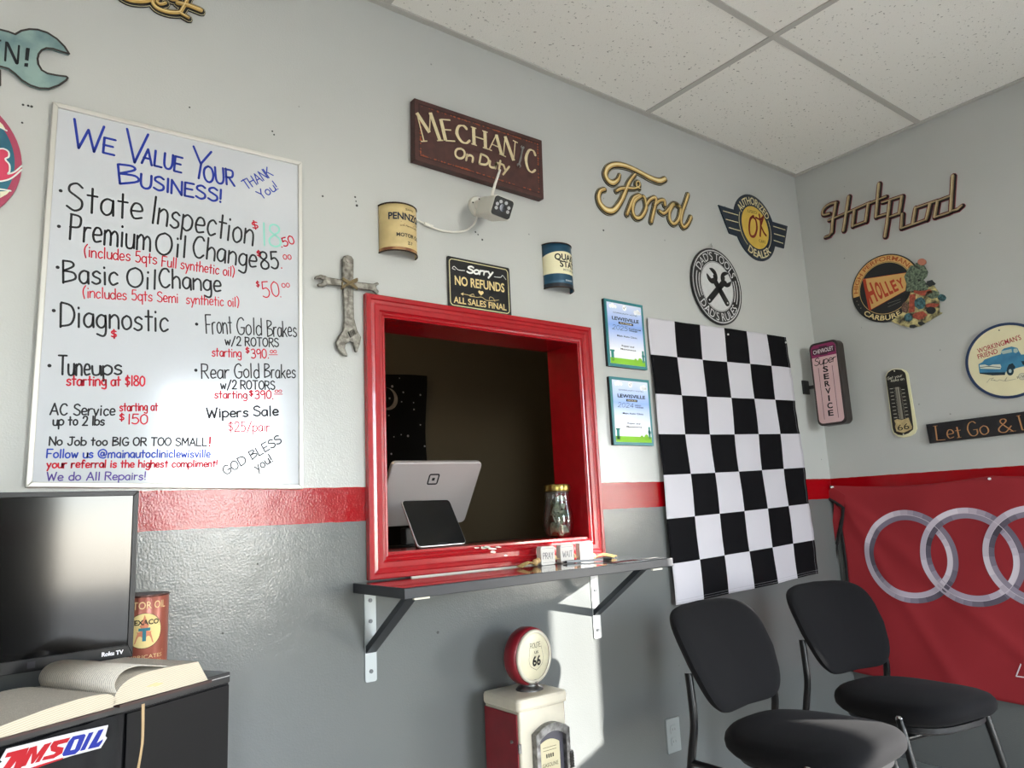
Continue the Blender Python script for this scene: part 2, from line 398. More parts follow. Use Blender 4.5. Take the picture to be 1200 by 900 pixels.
def wrench(p0, p1, w, R, jaw=.55, turn=0, tail=1.2):     # outline of an open-end wrench with its head centred on p1
    P0, P1 = Vector(p0), Vector(p1); d = (P1-P0).normalized(); n = Vector((-d.y, d.x)); pts = []
    for i in range(9):
        a = PI/2 + PI*i/8; pts.append(P0 + (d*math.cos(a) + n*math.sin(a))*w*.5*tail)
    pts = pts[::-1][::-1]
    seq = [P0 + (d*math.cos(a) + n*math.sin(a))*w*.5*tail for a in [PI/2 + PI*i/8 for i in range(9)]]
    hw = math.asin(min(.9, w*.5/R)); ja = math.asin(jaw); t = turn
    low = [P1 + (d*math.cos(a) + n*math.sin(a))*R for a in [(-PI+hw) + ((-ja+t)-(-PI+hw))*i/12 for i in range(13)]]
    dd = d*math.cos(t) + n*math.sin(t); nn = Vector((-dd.y, dd.x)); g = R*jaw
    slot = [P1 + (dd*(-.15*R) + nn*s*g) for s in (-.95, -.5)] + [P1 + (dd*(-.4*R) + nn*s*g) for s in (-.0,)] + [P1 + (dd*(-.15*R) + nn*s*g) for s in (.5, .95)]
    up = [P1 + (d*math.cos(a) + n*math.sin(a))*R for a in [(ja+t) + ((PI-hw)-(ja+t))*i/12 for i in range(13)]]
    return [(q.x, q.y) for q in seq + low + slot + up]

# ------------------------------------------------------------------ setting
def struct(name, mb, m, **k): o = part(name, mb, m, **k); o['kind'] = 'structure'; return o
def wall_cells(axis, lo, hi, u0, u1, v0, v1, holes):        # slab wall with rectangular openings, holes = (u0,u1,v0,v1)
    us = sorted({u0, u1, *[h[0] for h in holes], *[h[1] for h in holes]}); vs = sorted({v0, v1, *[h[2] for h in holes], *[h[3] for h in holes]})
    mb = MB()
    for i in range(len(us)-1):
        for j in range(len(vs)-1):
            cu, cv = (us[i]+us[i+1])/2, (vs[j]+vs[j+1])/2
            if any(h[0] < cu < h[1] and h[2] < cv < h[3] for h in holes): continue
            if axis == 'y': a = [(us[i], lo, vs[j]), (us[i+1], lo, vs[j]), (us[i+1], hi, vs[j]), (us[i], hi, vs[j])]; up = (0, 0, vs[j+1]-vs[j])
            else: a = [(lo, us[i], vs[j]), (hi, us[i], vs[j]), (hi, us[i+1], vs[j]), (lo, us[i+1], vs[j])]; up = (0, 0, vs[j+1]-vs[j])
            mb.add(a + [(p[0], p[1], p[2]+up[2]) for p in a], [(3, 2, 1, 0), (4, 5, 6, 7), (0, 1, 5, 4), (1, 2, 6, 5), (2, 3, 7, 6), (3, 0, 4, 7)])
    return mb
WX0, WX1, WZ0, WZ1 = -2.363, -1.592, 1.022, 1.703           # clear opening of the service window
struct('wall_back', wall_cells('y', 0, .12, XL, 0, FZ-.1, H+.3, [(WX0-.012, WX1+.012, WZ0-.012, WZ1+.012)]), WALL)
RW = [(-1.675, -1.400, .95, 1.74), (-2.62, -1.97, .25, 1.13)]
struct('wall_right', wall_cells('x', 0, .1, YF, .12, FZ-.1, H+.3, RW), WALL)
FW = [(-1.98, -.95, .05, 2.35), (-5.5, -4.55, .05, 2.15)]
struct('wall_front', wall_cells('y', YF-.12, YF, XL, .1, FZ-.1, H+.3, FW), WALL)
struct('wall_left', MB().box(XL-.1, XL, YF-.12, .12, FZ-.1, H+.3), WALL)
FLOOR = mat('floor_tile', 'cfcabf', .3, var=.12, vs=6)
struct('floor', MB().box(XL-.1, .1, YF-.12, 2.3, FZ-.1, FZ), FLOOR)
OFFICE = mat('office_paint', '857a66', .6, bump=.2, bs=150)
OY = 1.75
struct('wall_office_back', MB().box(-4.2, .1, OY, OY+.1, FZ-.1, H+.3), OFFICE)
struct('wall_office_left', MB().box(-4.3, -4.2, .12, OY, FZ-.1, H+.3), OFFICE)
struct('wall_office_right', MB().box(0, .1, .12, OY, FZ-.1, H+.3), OFFICE)
struct('ceiling_office', MB().box(-4.3, .1, .12, OY+.1, H, H+.1), OFFICE)
struct('trim_1', MB().box(XL, 0, -.008, 0, FZ, -.002), mat('baseboard_paint', '6f7473', .4)).name = 'baseboard_back'
struct('trim_1', MB().box(-.008, 0, YF, -.008, FZ, -.002), MATS['baseboard_paint']).name = 'baseboard_right'
struct('ground', MB().box(-14, 16, -18, YF-.12, -.35, -.15), mat('parking_concrete', 'a8a59c', .8, var=.2, vs=1))
struct('ground_side', MB().box(.1, 16, YF-.12, 4, -.35, -.15), MATS['parking_concrete'])

# ceiling: lay-in tiles and T-bars
TILE = mat('ceiling_tile', 'dad8d0', .9, bump=.6, bs=260, dist=.002)
def tile_mat():
    m = TILE; n = m.node_tree.nodes; l = m.node_tree.links; b = n['Principled BSDF']
    tc = n.new('ShaderNodeTexCoord'); t = n.new('ShaderNodeTexNoise'); t.inputs['Scale'].default_value = 95; t.inputs['Detail'].default_value = 2
    l.new(tc.outputs['Object'], t.inputs['Vector']); r = n.new('ShaderNodeValToRGB')
    r.color_ramp.elements[0].position = .27; r.color_ramp.elements[1].position = .34
    r.color_ramp.elements[0].color = (*lin('9c9990'), 1); r.color_ramp.elements[1].color = (*lin('f0eee6'), 1)
    l.new(t.outputs['Fac'], r.inputs['Fac']); l.new(r.outputs['Color'], b.inputs['Base Color'])
tile_mat()
ceil = thing('ceiling', None, None, kind='structure')
part('plenum_slab', MB().box(XL, 0, YF, 0, H+.2, H+.3), mat('slab_dark', '3a3a3a', .9), ceil)
gx = [0, -1.121] + [-1.121-1.219*k for k in range(1, 5)] + [XL]; gy = [0, -.623] + [-.623-.61*k for k in range(1, 7)] + [YF]
LIGHTS = [(1, 2), (1, 5), (3, 2), (3, 5)]
for i in range(len(gx)-1):
    for j in range(len(gy)-1):
        if (i, j) in LIGHTS or gx[i]-gx[i+1] < .05 or gy[j]-gy[j+1] < .05: continue
        part('ceiling_tile', MB().box(gx[i+1]+.008, gx[i]-.008, gy[j+1]+.008, gy[j]-.008, H+.004, H+.02), TILE, ceil)
TB = mat('grid_white', 'b9b7b0', .45)
for x in gx[1:-1]: part('grid_bar', MB().box(x-.012, x+.012, YF, 0, H-.001, H+.03), TB, ceil)
for y in gy[1:-1]: part('grid_bar', MB().box(XL, 0, y-.012, y+.012, H, H+.03), TB, ceil)
part('wall_angle', MB().box(XL, 0, -.022, 0, H-.002, H+.02), TB, ceil)
part('wall_angle', MB().box(-.022, 0, YF, -.022, H-.002, H+.02), TB, ceil)
for n_, (i, j) in enumerate(LIGHTS):
    cx, cy = (gx[i]+gx[i+1])/2, (gy[j]+gy[j+1])/2
    t = thing('ceiling_light', ['troffer light above the service window end of the room', 'troffer light over the front door end', 'troffer light above the television', 'troffer light over the far front corner'][n_], 'ceiling light', (cx, cy, H), group='recessed ceiling lights')
    part('housing', MB().box(-.595, .595, -.29, .29, .03, .09), TB, t)
    part('diffuser', MB().box(-.575, .575, -.27, .27, .0, .008), mat('lamp_diffuser', 'fffaf0', .5, emit=1.0) if i == 1 else mat('lamp_diffuser_off', 'e8e6e0', .5), t)
office_fill = thing('ceiling_light', 'unseen round fill lamp added to brighten the office', 'ceiling light', (-3.0, .9, H))  # out-of-view lamp added to lift the dim office behind the service window
part('fill_bowl', MB().lathe([(.14, 0), (.13, -.04), (.08, -.07), (0.01, -.08)]), mat('office_fill_glow', 'ffe2b4', .5, emit=22), office_fill, smooth=True)

# windows and the door that light the room
GLASS = mat('window_glass', 'ffffff', 0.0, trans=1)
FR = mat('aluminium_frame', '4a4b4c', .4, metal=.8)
GL = mat('thin_glass', 'ffffff', 0.0)
def thin_glass():
    n = GL.node_tree.nodes; l = GL.node_tree.links; out = [x for x in n if x.type == 'OUTPUT_MATERIAL'][0]
    a = n.new('ShaderNodeBsdfTransparent'); g = n.new('ShaderNodeBsdfGlossy'); g.inputs['Roughness'].default_value = 0
    m = n.new('ShaderNodeMixShader'); m.inputs[0].default_value = .04
    l.new(a.outputs[0], m.inputs[1]); l.new(g.outputs[0], m.inputs[2]); l.new(m.outputs[0], out.inputs[0])
thin_glass()
def win(name, axis, h):
    t = thing(name, None, None, kind='structure'); u0, u1, v0, v1 = h; c = .03 if axis == 'x' else YF-.06
    def bx(a0, a1, b0, b1, d0, d1):
        return MB().box(a0, a1, c+d0, c+d1, b0, b1) if axis == 'y' else MB().box(c+d0, c+d1, a0, a1, b0, b1)
    b = .012 if axis == 'x' else .05
    for q in ((u0, u0+b, v0, v1), (u1-b, u1, v0, v1), (u0+b, u1-b, v0, v0+b), (u0+b, u1-b, v1-b, v1)): part('window_frame', bx(*q, -.03, .03), FR, t)
    part('pane', bx(u0+b, u1-b, v0+b, v1-b, 0, .002), GL, t)
for k, h in enumerate(RW): win('window_%d' % (k+2), 'x', h)
win('window_5', 'y', FW[0]); win('door_1', 'y', FW[1])
for h in RW: portal((.09, (h[0]+h[1])/2, (h[2]+h[3])/2), (0, PI/2, 0), h[3]-h[2], h[1]-h[0])
for h in FW: portal(((h[0]+h[1])/2, YF-.11, (h[2]+h[3])/2), (PI/2, 0, 0), h[1]-h[0], h[3]-h[2])

# service window: casing, jambs, sill
RED = mat('red_gloss_paint', 'a30e19', .26, var=.12, vs=30, bump=.5, bs=60, dist=.0015, coat=.3)
CHIP = mat('chipped_primer', 'e6ddd2', .6)
w1 = thing('window_1', None, None, kind='structure')
x0, x1, z0, z1 = -2.426, -1.530, .951, 1.765
prof = [(0, 0), (0, .019), (.003, .021), (.014, .021), (.017, .017), (.026, .018), (.03, .015), (.044, .015), (.047, .010), (.052, .013), (.056, .0115), (.058, .008), (.062, .010), (.064, .008), (.064, -.004)]
cor = [(x0, z0, 1, 1), (x1, z0, -1, 1), (x1, z1, -1, -1), (x0, z1, 1, -1)]
for k in range(4):
    a, b = cor[k], cor[(k+1) % 4]; mb = MB(); m = len(prof); vs = []
    for c in (a, b):
        for d, h in prof: vs.append((c[0]+c[2]*d, -h, c[1]+c[3]*d))
    mb.add(vs, [(i, m+i, m+i+1, i+1) for i in range(m-1)] + [list(range(m)), list(range(2*m-1, m-1, -1))])
    part('casing', mb, RED, w1)
JD = .16
part('jamb', MB().box(WX0-.012, WX0, -.002, JD, WZ0, WZ1), RED, w1)
part('jamb', MB().box(WX1, WX1+.012, -.002, JD, WZ0, WZ1), RED, w1)
part('jamb', MB().box(WX0-.012, WX1+.012, -.002, JD, WZ1, WZ1+.012), RED, w1)
part('sill', MB().box(WX0-.012, WX1+.012, -.002, JD, WZ0-.012, WZ0), RED, w1)
mb = MB(); P = on_back(0, 0, 1, .022)
for cx, cy, s in ((568, 642, 3.2), (578, 643, 3.6), (560, 642, 2), (580, 647, 2.6), (594, 651, 1.8), (572, 641, 3), (586, 641, 2)):
    mb.prism([P(cx + s*1.5*math.cos(a)*random.uniform(.6, 1.3), cy + s*.55*math.sin(a)*random.uniform(.5, 1.3)) for a in [2*PI*i/9 for i in range(9)]], -.0, .0012)
mb.warp(lambda x, y, z: (x, -.0145-z, y)); part('paint_chip', mb, CHIP, w1)

# nail holes and knocks in the wall
hole = mat('nail_hole', '3c3c3c', .9)
for px, py in ((27, 123), (33, 124), (37, 125), (26, 144), (222, 126), (319, 154), (321, 158), (416, 231), (417, 236), (418, 241), (565, 281), (302, 661), (261, 742), (378, 230), (557, 272), (560, 275), (707, 270), (513, 741)):
    x, z = on_back()(px, py); r = random.uniform(.0022, .0042)
    o = part('nail_hole', MB().disc((0, 0), r, 0, .0008, 8), hole, bpy.data.objects['wall_back']); o.location = (x, -.0006, z); o.rotation_euler = (PI/2, 0, 0)

# office: counter, tapestry
cnt = thing('office_counter', 'dark counter behind the red service window', 'counter', (-1.98, .35, 0))
part('countertop', MB().box(-.7, .7, -.185, .22, .975, 1.01), mat('counter_black', '1b1b1c', .4), cnt)
part('cabinet', MB().box(-.68, .68, -.18, .2, FZ, .975), mat('counter_dark', '26221f', .5), cnt)
tp = Hung('tapestry', 'black tapestry with crescent moon and stars hung on office wall', 'tapestry', 'back', (0, 0), lambda x, y: (0, 0))
tp.e.location = (-1.72, OY-.01, 1.6)
ax = hit(499, 441, 1, OY-.01); bx_ = hit(500, 640, 1, OY-.01)
W0, W1, Z0, Z1 = -3.0+1.72, ax.x+1.72, .55-1.6, ax.z-1.6
def tapf(u, v):
    x = W0+(W1-W0)*u; y = Z0+(Z1-Z0)*v
    return (x - .02*math.sin(PI*v)*(u > .9), y - .02*math.sin(PI*u), .012+.01*math.sin(9*(x+y)+2*y) + .006*math.sin(23*x-6*y))
tp.part('cloth', MB().grid(tapf, 40, 30), mat('tapestry_black', '0c0c0f', .9), smooth=True)
q = hit(453, 468, 1, OY-.03); q = (q.x+1.72, q.z-1.6); mb = MB()
R1 = abs(hit(453, 468, 1, OY).x - hit(464.5, 468, 1, OY).x); pts = [(q[0]+R1*math.cos(a), q[1]+R1*math.sin(a)) for a in [-1.9+3.5*i/20 for i in range(21)]]
pts += [(q[0]-R1*.30+R1*.95*math.cos(a), q[1]+.12*R1+R1*.95*math.sin(a)) for a in [1.4-3.0*i/20 for i in range(21)]]
mb.prism(pts, .034, .035); tp.part('moon', mb, mat('moon_print', 'c8beb2', .8, var=.3, vs=40))
mb = MB()
for px, py in ((472, 460), (492, 463), (484, 472), (470, 471), (484.5, 480), (492, 498), (477.5, 511), (469.5, 509.5), (467.5, 443.5), (459, 453), (456, 467), (455, 487), (497, 523), (461, 512), (458, 532)):
    p = hit(px, py, 1, OY-.04); mb.disc((p.x+1.72, p.z-1.6), random.uniform(.0035, .008), .036, .0365, 6)
tp.part('stars', mb, mat('star_print', 'd6d6da', .8))['kind'] = 'stuff'

# ================================================================== things on wall_back
# whiteboard
ALU = mat('aluminium', 'c9c8c2', .38, metal=.55)
WBF = mat('whiteboard_enamel', 'bcc0c5', .12, coat=.15)
wb = Hung('whiteboard', 'large white dry-erase price board in aluminium frame above the television', 'whiteboard', 'back', (-2.93, 1.665), on_back(0, 0, 1, .016))
c4 = [wb.P(*p) for p in ((30, 571), (355.5, 573), (354, 190), (62, 119))]
def inset(c, d):
    cx = sum(p[0] for p in c)/4; cy = sum(p[1] for p in c)/4
    return [(p[0] + (d if p[0] < cx else -d), p[1] + (d if p[1] < cy else -d)) for p in c]
i4 = inset(c4, .0115)
for k in range(4): wb.part('frame', MB().prism([c4[k], c4[(k+1) % 4], i4[(k+1) % 4], i4[k]], .0, .018), ALU, bevel=.002)
wb.part('board', MB().prism(inset(c4, .009), .002, .013), WBF)
Z1_ = on_back(0, 100, 10/3, .013); Z2_ = on_back(0, 340, 10/3, .013)
def scr(zf, color, r, items, name='lettering'):
    r *= .86
    mb = MB(); sv = wb.P0; wb.P0 = zf
    for it in items:
        t, xa, ya, xb, yb, hp = it[:6]; opt = it[6] if len(it) > 6 else {}
        if t == '*': mb.disc(wb.P(xa, ya), .0042, .0134, .0134, 8); continue
        hand(mb, t, wb.P(xa, ya), wb.P(xb, yb), wb.h(xa, ya, hp), opt.get('r', r), .0134, opt.get('s', .03), .18, gap=opt.get('g', 1.5))
    wb.P0 = sv; wb.part(name, mb, ink(color), label=None)
BL_, BK_, RD_ = '1f3596', '222326', 'c2182e'
scr(Z1_, BL_, .0034, [('W', 275, 240, 392, 268, 110), ('E', 402, 262, 445, 272, 60), ('V', 482, 292, 565, 312, 125), ('ALUE', 553, 303, 707, 340, 60), ('Y', 742, 352, 812, 372, 120), ('OUR', 798, 378, 915, 392, 62),
    ('B', 470, 385, 540, 390, 74), ('USINESS!', 548, 398, 865, 458, 54)])
scr(Z1_, '2b3f9e', .0019, [('THANK', 965, 408, 1066, 352, 36), ('You!', 1022, 446, 1088, 404, 34)])
scr(Z1_, BK_, .0030, [('*', 237, 412, 0, 0, 0), ('State', 262, 482, 555, 528, 108), ('Inspection', 592, 538, 985, 624, 106)])
scr(Z1_, BK_, .0029, [('*', 230, 551, 0, 0, 0), ('Premium', 272, 602, 585, 646, 98), ('Oil', 607, 655, 722, 674, 86), ('Change', 752, 668, 1000, 714, 84)])
scr(Z1_, RD_, .0021, [('$', 988, 562, 1010, 560, 30), ('.50', 1100, 632, 1152, 618, 32), ('$', 1005, 668, 1020, 668, 22), ('.', 1099, 714, 1103, 714, 30), ('00', 1108, 680, 1138, 680, 18, {'r': .0012})])
scr(Z1_, '8fcfc0', .0030, [('18', 1028, 626, 1098, 634, 86)])
scr(Z1_, BK_, .0030, [('85', 1022, 718, 1090, 716, 66)])
scr(Z1_, RD_, .0017, [('(includes 5qts', 328, 668, 612, 698, 44), ('Full synthetic oil)', 632, 706, 915, 748, 40)])
scr(Z1_, BK_, .0028, [('*', 225, 711, 0, 0, 0), ('Basic', 248, 770, 460, 782, 84), ('Oil', 496, 786, 608, 797, 76), ('Change', 622, 788, 862, 806, 74)])
scr(Z1_, RD_, .0018, [('$', 1002, 788, 1014, 788, 22), ('50', 1028, 828, 1092, 824, 58), ('.', 1096, 826, 1098, 826, 30), ('00', 1102, 790, 1132, 788, 16, {'r': .0011})])
scr(Z1_, RD_, .0016, [('(includes 5qts Semi', 324, 828, 695, 850, 42), ('synthetic oil)', 728, 852, 933, 866, 38)])
scr(Z2_, BK_, .0028, [('*', 210, 80, 0, 0, 0), ('Diagnostic', 238, 142, 655, 160, 92)])
scr(Z2_, RD_, .0022, [('$', 436, 186, 456, 186, 30)])
scr(Z2_, 'b9bcc2', .0008, [('00', 462, 214, 548, 216, 60)])
scr(Z2_, BK_, .0026, [('*', 193, 295, 0, 0, 0), ('Tune', 228, 331, 350, 333, 74), ('ups', 362, 333, 476, 330, 62)])
scr(Z2_, RD_, .0021, [('starting at $180', 260, 372, 565, 374, 40)])
scr(Z2_, BK_, .0020, [('AC Service', 195, 487, 448, 490, 44), ('up to 2 lbs', 207, 528, 406, 528, 36)])
scr(Z2_, RD_, .0018, [('starting at', 468, 472, 615, 470, 32), ('$', 466, 510, 484, 510, 28), ('150', 500, 523, 576, 523, 38)])
scr(Z2_, BK_, .0019, [('*', 768, 133, 0, 0, 0), ('Front', 806, 170, 906, 170, 72), ('Gold', 926, 172, 1022, 176, 66), ('Brakes', 1046, 180, 1158, 182, 60), ('w/2 ROTORS', 880, 214, 1088, 222, 34)])
scr(Z2_, RD_, .0017, [('starting', 828, 258, 942, 262, 34), ('$', 960, 246, 974, 246, 22), ('390.', 982, 266, 1050, 266, 36), ('00', 1056, 246, 1080, 246, 12, {'r': .001}), ('-', 1052, 256, 1084, 256, 8, {'r': .001})])
scr(Z2_, BK_, .0019, [('*', 765, 313, 0, 0, 0), ('Rear', 788, 345, 894, 345, 56), ('Gold', 916, 343, 1012, 343, 56), ('Brakes', 1034, 341, 1154, 344, 52), ('w/2 ROTORS', 862, 386, 1073, 388, 34)])
scr(Z2_, RD_, .0019, [('starting', 838, 421, 964, 423, 30), ('$', 974, 414, 988, 414, 22), ('390.', 996, 424, 1068, 424, 32), ('00', 1074, 400, 1100, 400, 10, {'r': .001}), ('-', 1072, 410, 1104, 410, 8, {'r': .001})])
scr(Z2_, BK_, .0026, [('Wipers', 808, 498, 968, 494, 38), ('Sale', 990, 492, 1086, 490, 38)])
scr(Z2_, RD_, .0014, [('$25/pair', 892, 553, 1052, 551, 38)])
scr(Z2_, BK_, .0019, [('GOD BLESS', 882, 722, 1102, 594, 34), ('you!', 1004, 708, 1066, 668, 34)])
scr(Z2_, BK_, .0019, [('No Job too BIG OR TOO SMALL', 192, 606, 806, 608, 33)])
scr(Z2_, RD_, .0024, [('!', 817, 608, 821, 608, 34)])
scr(Z2_, '2442a8', .0018, [('Follow us @mainautocliniclewisville', 182, 655, 820, 653, 33)])
scr(Z2_, RD_, .0019, [('your referral is the highest compliment!', 182, 694, 848, 690, 30)])
scr(Z2_, '54408f', .0016, [('We do All Repairs!', 182, 744, 568, 740, 32)])

# mechanic sign
RUST = mat('brown_sign_paint', '4a2723', .5, var=.35, vs=30, bump=.2, bs=90)
ms = Hung('wall_sign', 'long dark brown sign reading MECHANIC On Duty', 'sign', 'back', (-1.985, 2.345), on_back(470, 100, 6, .03))
q4 = ms.Q([(94, 88), (98, 521), (1004, 800), (990, 387)])
ms.part('board', MB().prism(q4, .002, .03), RUST, bevel=.0015)
def lerp(a, b, t): return (a[0]+(b[0]-a[0])*t, a[1]+(b[1]-a[1])*t)
mb = MB(); e4 = inset(q4, .016)
for k in range(4):
    a, b = e4[k], e4[(k+1) % 4]; mb.ribbon([a, b], .0014, .03, .0305)
ms.part('groove', mb, mat('dark_groove', '2c1412', .6))
mb = MB(); e4 = inset(q4, .021)
for k in range(4):
    a, b = e4[k], e4[(k+1) % 4]; n = int(math.hypot(b[0]-a[0], b[1]-a[1])/.006)
    for i in range(n):
        if random.random() < .55:
            s = lerp(a, b, (i+random.random())/n); r = random.uniform(.0012, .0042)
            mb.prism([(s[0]+r*1.6*math.cos(t)*random.uniform(.5, 1.4), s[1]+r*math.sin(t)*random.uniform(.4, 1.3)) for t in [2*PI*j/7 for j in range(7)]], .0303, .0303)
ms.part('rust_edge', mb, mat('rust_orange', 'a4532f', .7, var=.4, vs=60))['kind'] = 'stuff'
nibr = .0062; mb = MB(); IV = mat('ivory_paint', 'e0d2a8', .5, var=.15, vs=60)
for ch, xa, ya, xb, yb, hp in (('M', 160, 394, 272, 389, 188), ('E', 312, 390, 378, 394, 142), ('C', 402, 402, 484, 410, 118), ('H', 512, 418, 592, 444, 118), ('A', 618, 452, 706, 490, 126), ('N', 718, 495, 790, 530, 140), ('C', 872, 592, 940, 622, 158)):
    hand(mb, ch, ms.P(xa, ya), ms.P(xb, yb), ms.h(xa, ya, hp), nibr, .0306, 0, 0, nib=.32, serif=True, z1=.032)
ms.part('lettering', mb, IV)
mb = MB()
hand(mb, 'On', ms.P(374, 505), ms.P(500, 540), ms.h(380, 505, 72), .0036, .0306, .25, 0, z1=.032); hand(mb, 'Duty', ms.P(548, 552), ms.P(752, 612), ms.h(560, 560, 72), .0036, .0306, .25, 0, z1=.032, gap=.9)
ms.part('lettering', mb, IV)
ms.part('wrench', MB().prism(wrench(ms.P(853, 440), ms.P(826, 565), .0058, .0082, .5), .0306, .034), mat('grey_steel', '8f8f8c', .4, metal=.6, var=.3, vs=60))
ms.part('wrench', MB().prism(wrench(ms.P(836, 530), ms.P(851, 438), .0058, .0074, .5), .0306, .0338), MATS['grey_steel'])

# half oil cans
def half_can(label, u, v0, v1, R, base, bands, texts, D=.9):
    e = thing('oil_can_sign', label, 'sign', (u, 0, (v0+v1)/2), (PI/2, 0, 0)); hh = (v1-v0)/2; sag = R*.16
    def wr(rr): return lambda x, y, z: ((rr+z)*math.sin(x/R), y, .002 + D*(rr+z)*math.cos(x/R))
    n = 20; a = MB(); xs = [-PI/2*R + PI*R*i/n for i in range(n+1)]
    a.grid(lambda s, t: wr(R)(xs[int(round(s*n))], -hh + 2*hh*t, 0), n, 6)
    part('shell', a, base, e, smooth=True, solid=.0012)
    for s in (-1, 1): part('rim', MB().tube([wr(R)(x, s*hh, .0004) for x in xs], .0022, 6), mat('can_rim', '3b2b22', .45, metal=.6), e, smooth=True)
    part('cap', MB().prism([(wr(R)(x, 0, 0)[0], wr(R)(x, 0, 0)[2]) for x in xs], hh-.003, hh-.002).warp(lambda x, y, z: (x, z, y)), MATS['can_rim'], e)
    for c, y0, y1, bow in bands:
        b = MB(); b.grid(lambda s, t: wr(R)(xs[int(round(s*n))], (y0 + (y1-y0)*t)*hh + bow*hh*(1-(s*2-1)**2)*(t if bow > 0 else (1-t)), .0006), n, 3); part('band', b, c, e, smooth=True)
    for t, y, hgt, wdt, c, kind, xo in texts:
        b = MB()
        if kind == 'p': printed(b, t, (xo-wdt/2, y*hh), (xo+wdt/2, y*hh), hgt, .0013, .03)
        elif kind == 'h': hand(b, t, (xo-wdt/2, y*hh), (xo+wdt/2, y*hh), hgt, .0006, .0013, .2, 0)
        else: b.box(xo-wdt/2, xo+wdt/2, y*hh, y*hh+hgt, .001, .0012)
        b.warp(wr(R)); part('lettering', b, ink(c), e)
    return e
CANC = mat('can_cream', 'd9c28a', .4, var=.25, vs=12, metal=.1)
pz = half_can('yellowed cream half oil can with dark block lettering, left of the camera', -2.311, 1.902, 2.052, .062, CANC, [(mat('can_rust', '7a4a2e', .5, c2='c39b66', vs=25), -1, -.86, .0)],
    [('PENNZOIL', .3, .021, .132, '26303f', 'p', .012), ('MOTOR OIL', -.42, .011, .088, '3a3a36', 'p', .014), ('Z-7', -.72, .009, .018, '3a3a36', 'p', .014), ('SAFE', .72, .005, .03, '6a5a40', 'h', .014), ('Bar', .62, .0015, .05, '7a4a3a', 'b', .014), ('Bar', .2, .001, .06, '6a5a40', 'b', .014), ('with Pennsylvania', .02, .005, .065, '6a5a40', 'h', .014), ('Bar', .12, .0012, .04, '9a5a4a', 'b', .014)])
part('hanger', MB().box(-.008, .008, .074, .082, .02, .022).box(-.022, -.01, .073, .081, .02, .022), MATS['can_rim'], pz)
half_can('dark teal and cream half oil can above the window corner', -1.668, 1.886, 2.048, .061, mat('can_teal', '1d4a63', .35, metal=.2), [(mat('can_cream_band', 'e8e2bd', .45), -.40, .42, .2), (mat('can_dark', '1b2430', .4), -1, -.82, 0)],
    [('QUAKER', .22, .022, .12, '15181c', 'p', .016), ('STATE', -.1, .022, .088, '15181c', 'p', .018), ('MOTOR OIL', -.27, .008, .06, '9a9a88', 'p', .016), ('Bar', -.37, .001, .06, '9a7a5a', 'b', .016), ('QUALITY', -.72, .005, .035, 'c8d0d4', 'p', .01)])

# security camera
se = thing('security_camera', 'white bullet security camera with antenna under the brown sign', 'camera', (-2.003, 0, 2.13), (PI/2, 0, 0))
WP = mat('white_plastic', 'd8d6cc', .4)
part('mount', MB().lathe([(.036, .0), (.036, .006), (.033, .010), (.02, .011)], 28).lathe([(.02, .01), (.02, .016), (.014, .022), (.013, .045)], 20), WP, se, smooth=True)
for q in ((-.024, .008), (.002, .026), (0, -.026)): part('screw', MB().disc(q, .003, .0105, .0112, 8), BLACKM, se)
part('ball_joint', MB().lathe([(.001, -.018), (.012, -.014), (.018, 0), (.012, .014), (.001, .018)], 16, (0, -.003, .052)), WP, se, smooth=True)
bd = bpy.data.objects.new('body', None); bpy.data.objects.remove(bd)
M = Matrix.Translation((.0, -.028, .055)) @ Matrix.Rotation(R_(20), 4, 'X') @ Matrix.Rotation(R_(-11), 4, 'Y') @ Matrix.Rotation(R_(-8), 4, 'Z')
def place(mb): return mb.warp(lambda x, y, z: tuple(M @ Vector((x, y, z))))
part('body', place(MB().prism(rrect(-.035, .035, -.031, .033, .008), -.0, .122)), WP, se, bevel=.002)
part('front_face', place(MB().prism(rrect(-.033, .033, -.029, .031, .009), .122, .125)), mat('camera_face', '0a0a0c', .45, spec=.3), se)
part('lens', place(MB().disc((0, 0), .0115, .125, .1275, 24)), mat('lens_glass', '050507', .05, coat=1), se)
for a in (20, 70, 120, 160, 200, 340): part('infrared_lamp', place(MB().disc((.022*math.cos(R_(a)), .019*math.sin(R_(a))), .0055, .125, .1262, 12)), mat('led_grey', '9a9a9c', .3), se)
hs = lambda px, py, off: (lambda p: (p.x+2.003, p.z-2.13, off))(hit(px, py, 1, -off))
part('antenna', MB().tube([hs(575.5, 233, .08), hs(580, 216, .08), hs(586, 199, .08)], [.0052, .0046, .0038], 10), WP, se, smooth=True)
cb = [hs(560, 252, .02), hs(556, 262, .018), hs(546, 270, .01), hs(532, 272, .006), hs(516, 270, .006), hs(500, 263.5, .006), hs(488, 257.5, .006), hs(478, 252, .006)]
part('cable', MB().tube(cb, .0032, 8, smooth=5), WP, se, smooth=True)
part('cable_plug', MB().tube([hs(507, 266, .008), hs(497, 262, .008)], .0058, 10), WP, se, smooth=True)

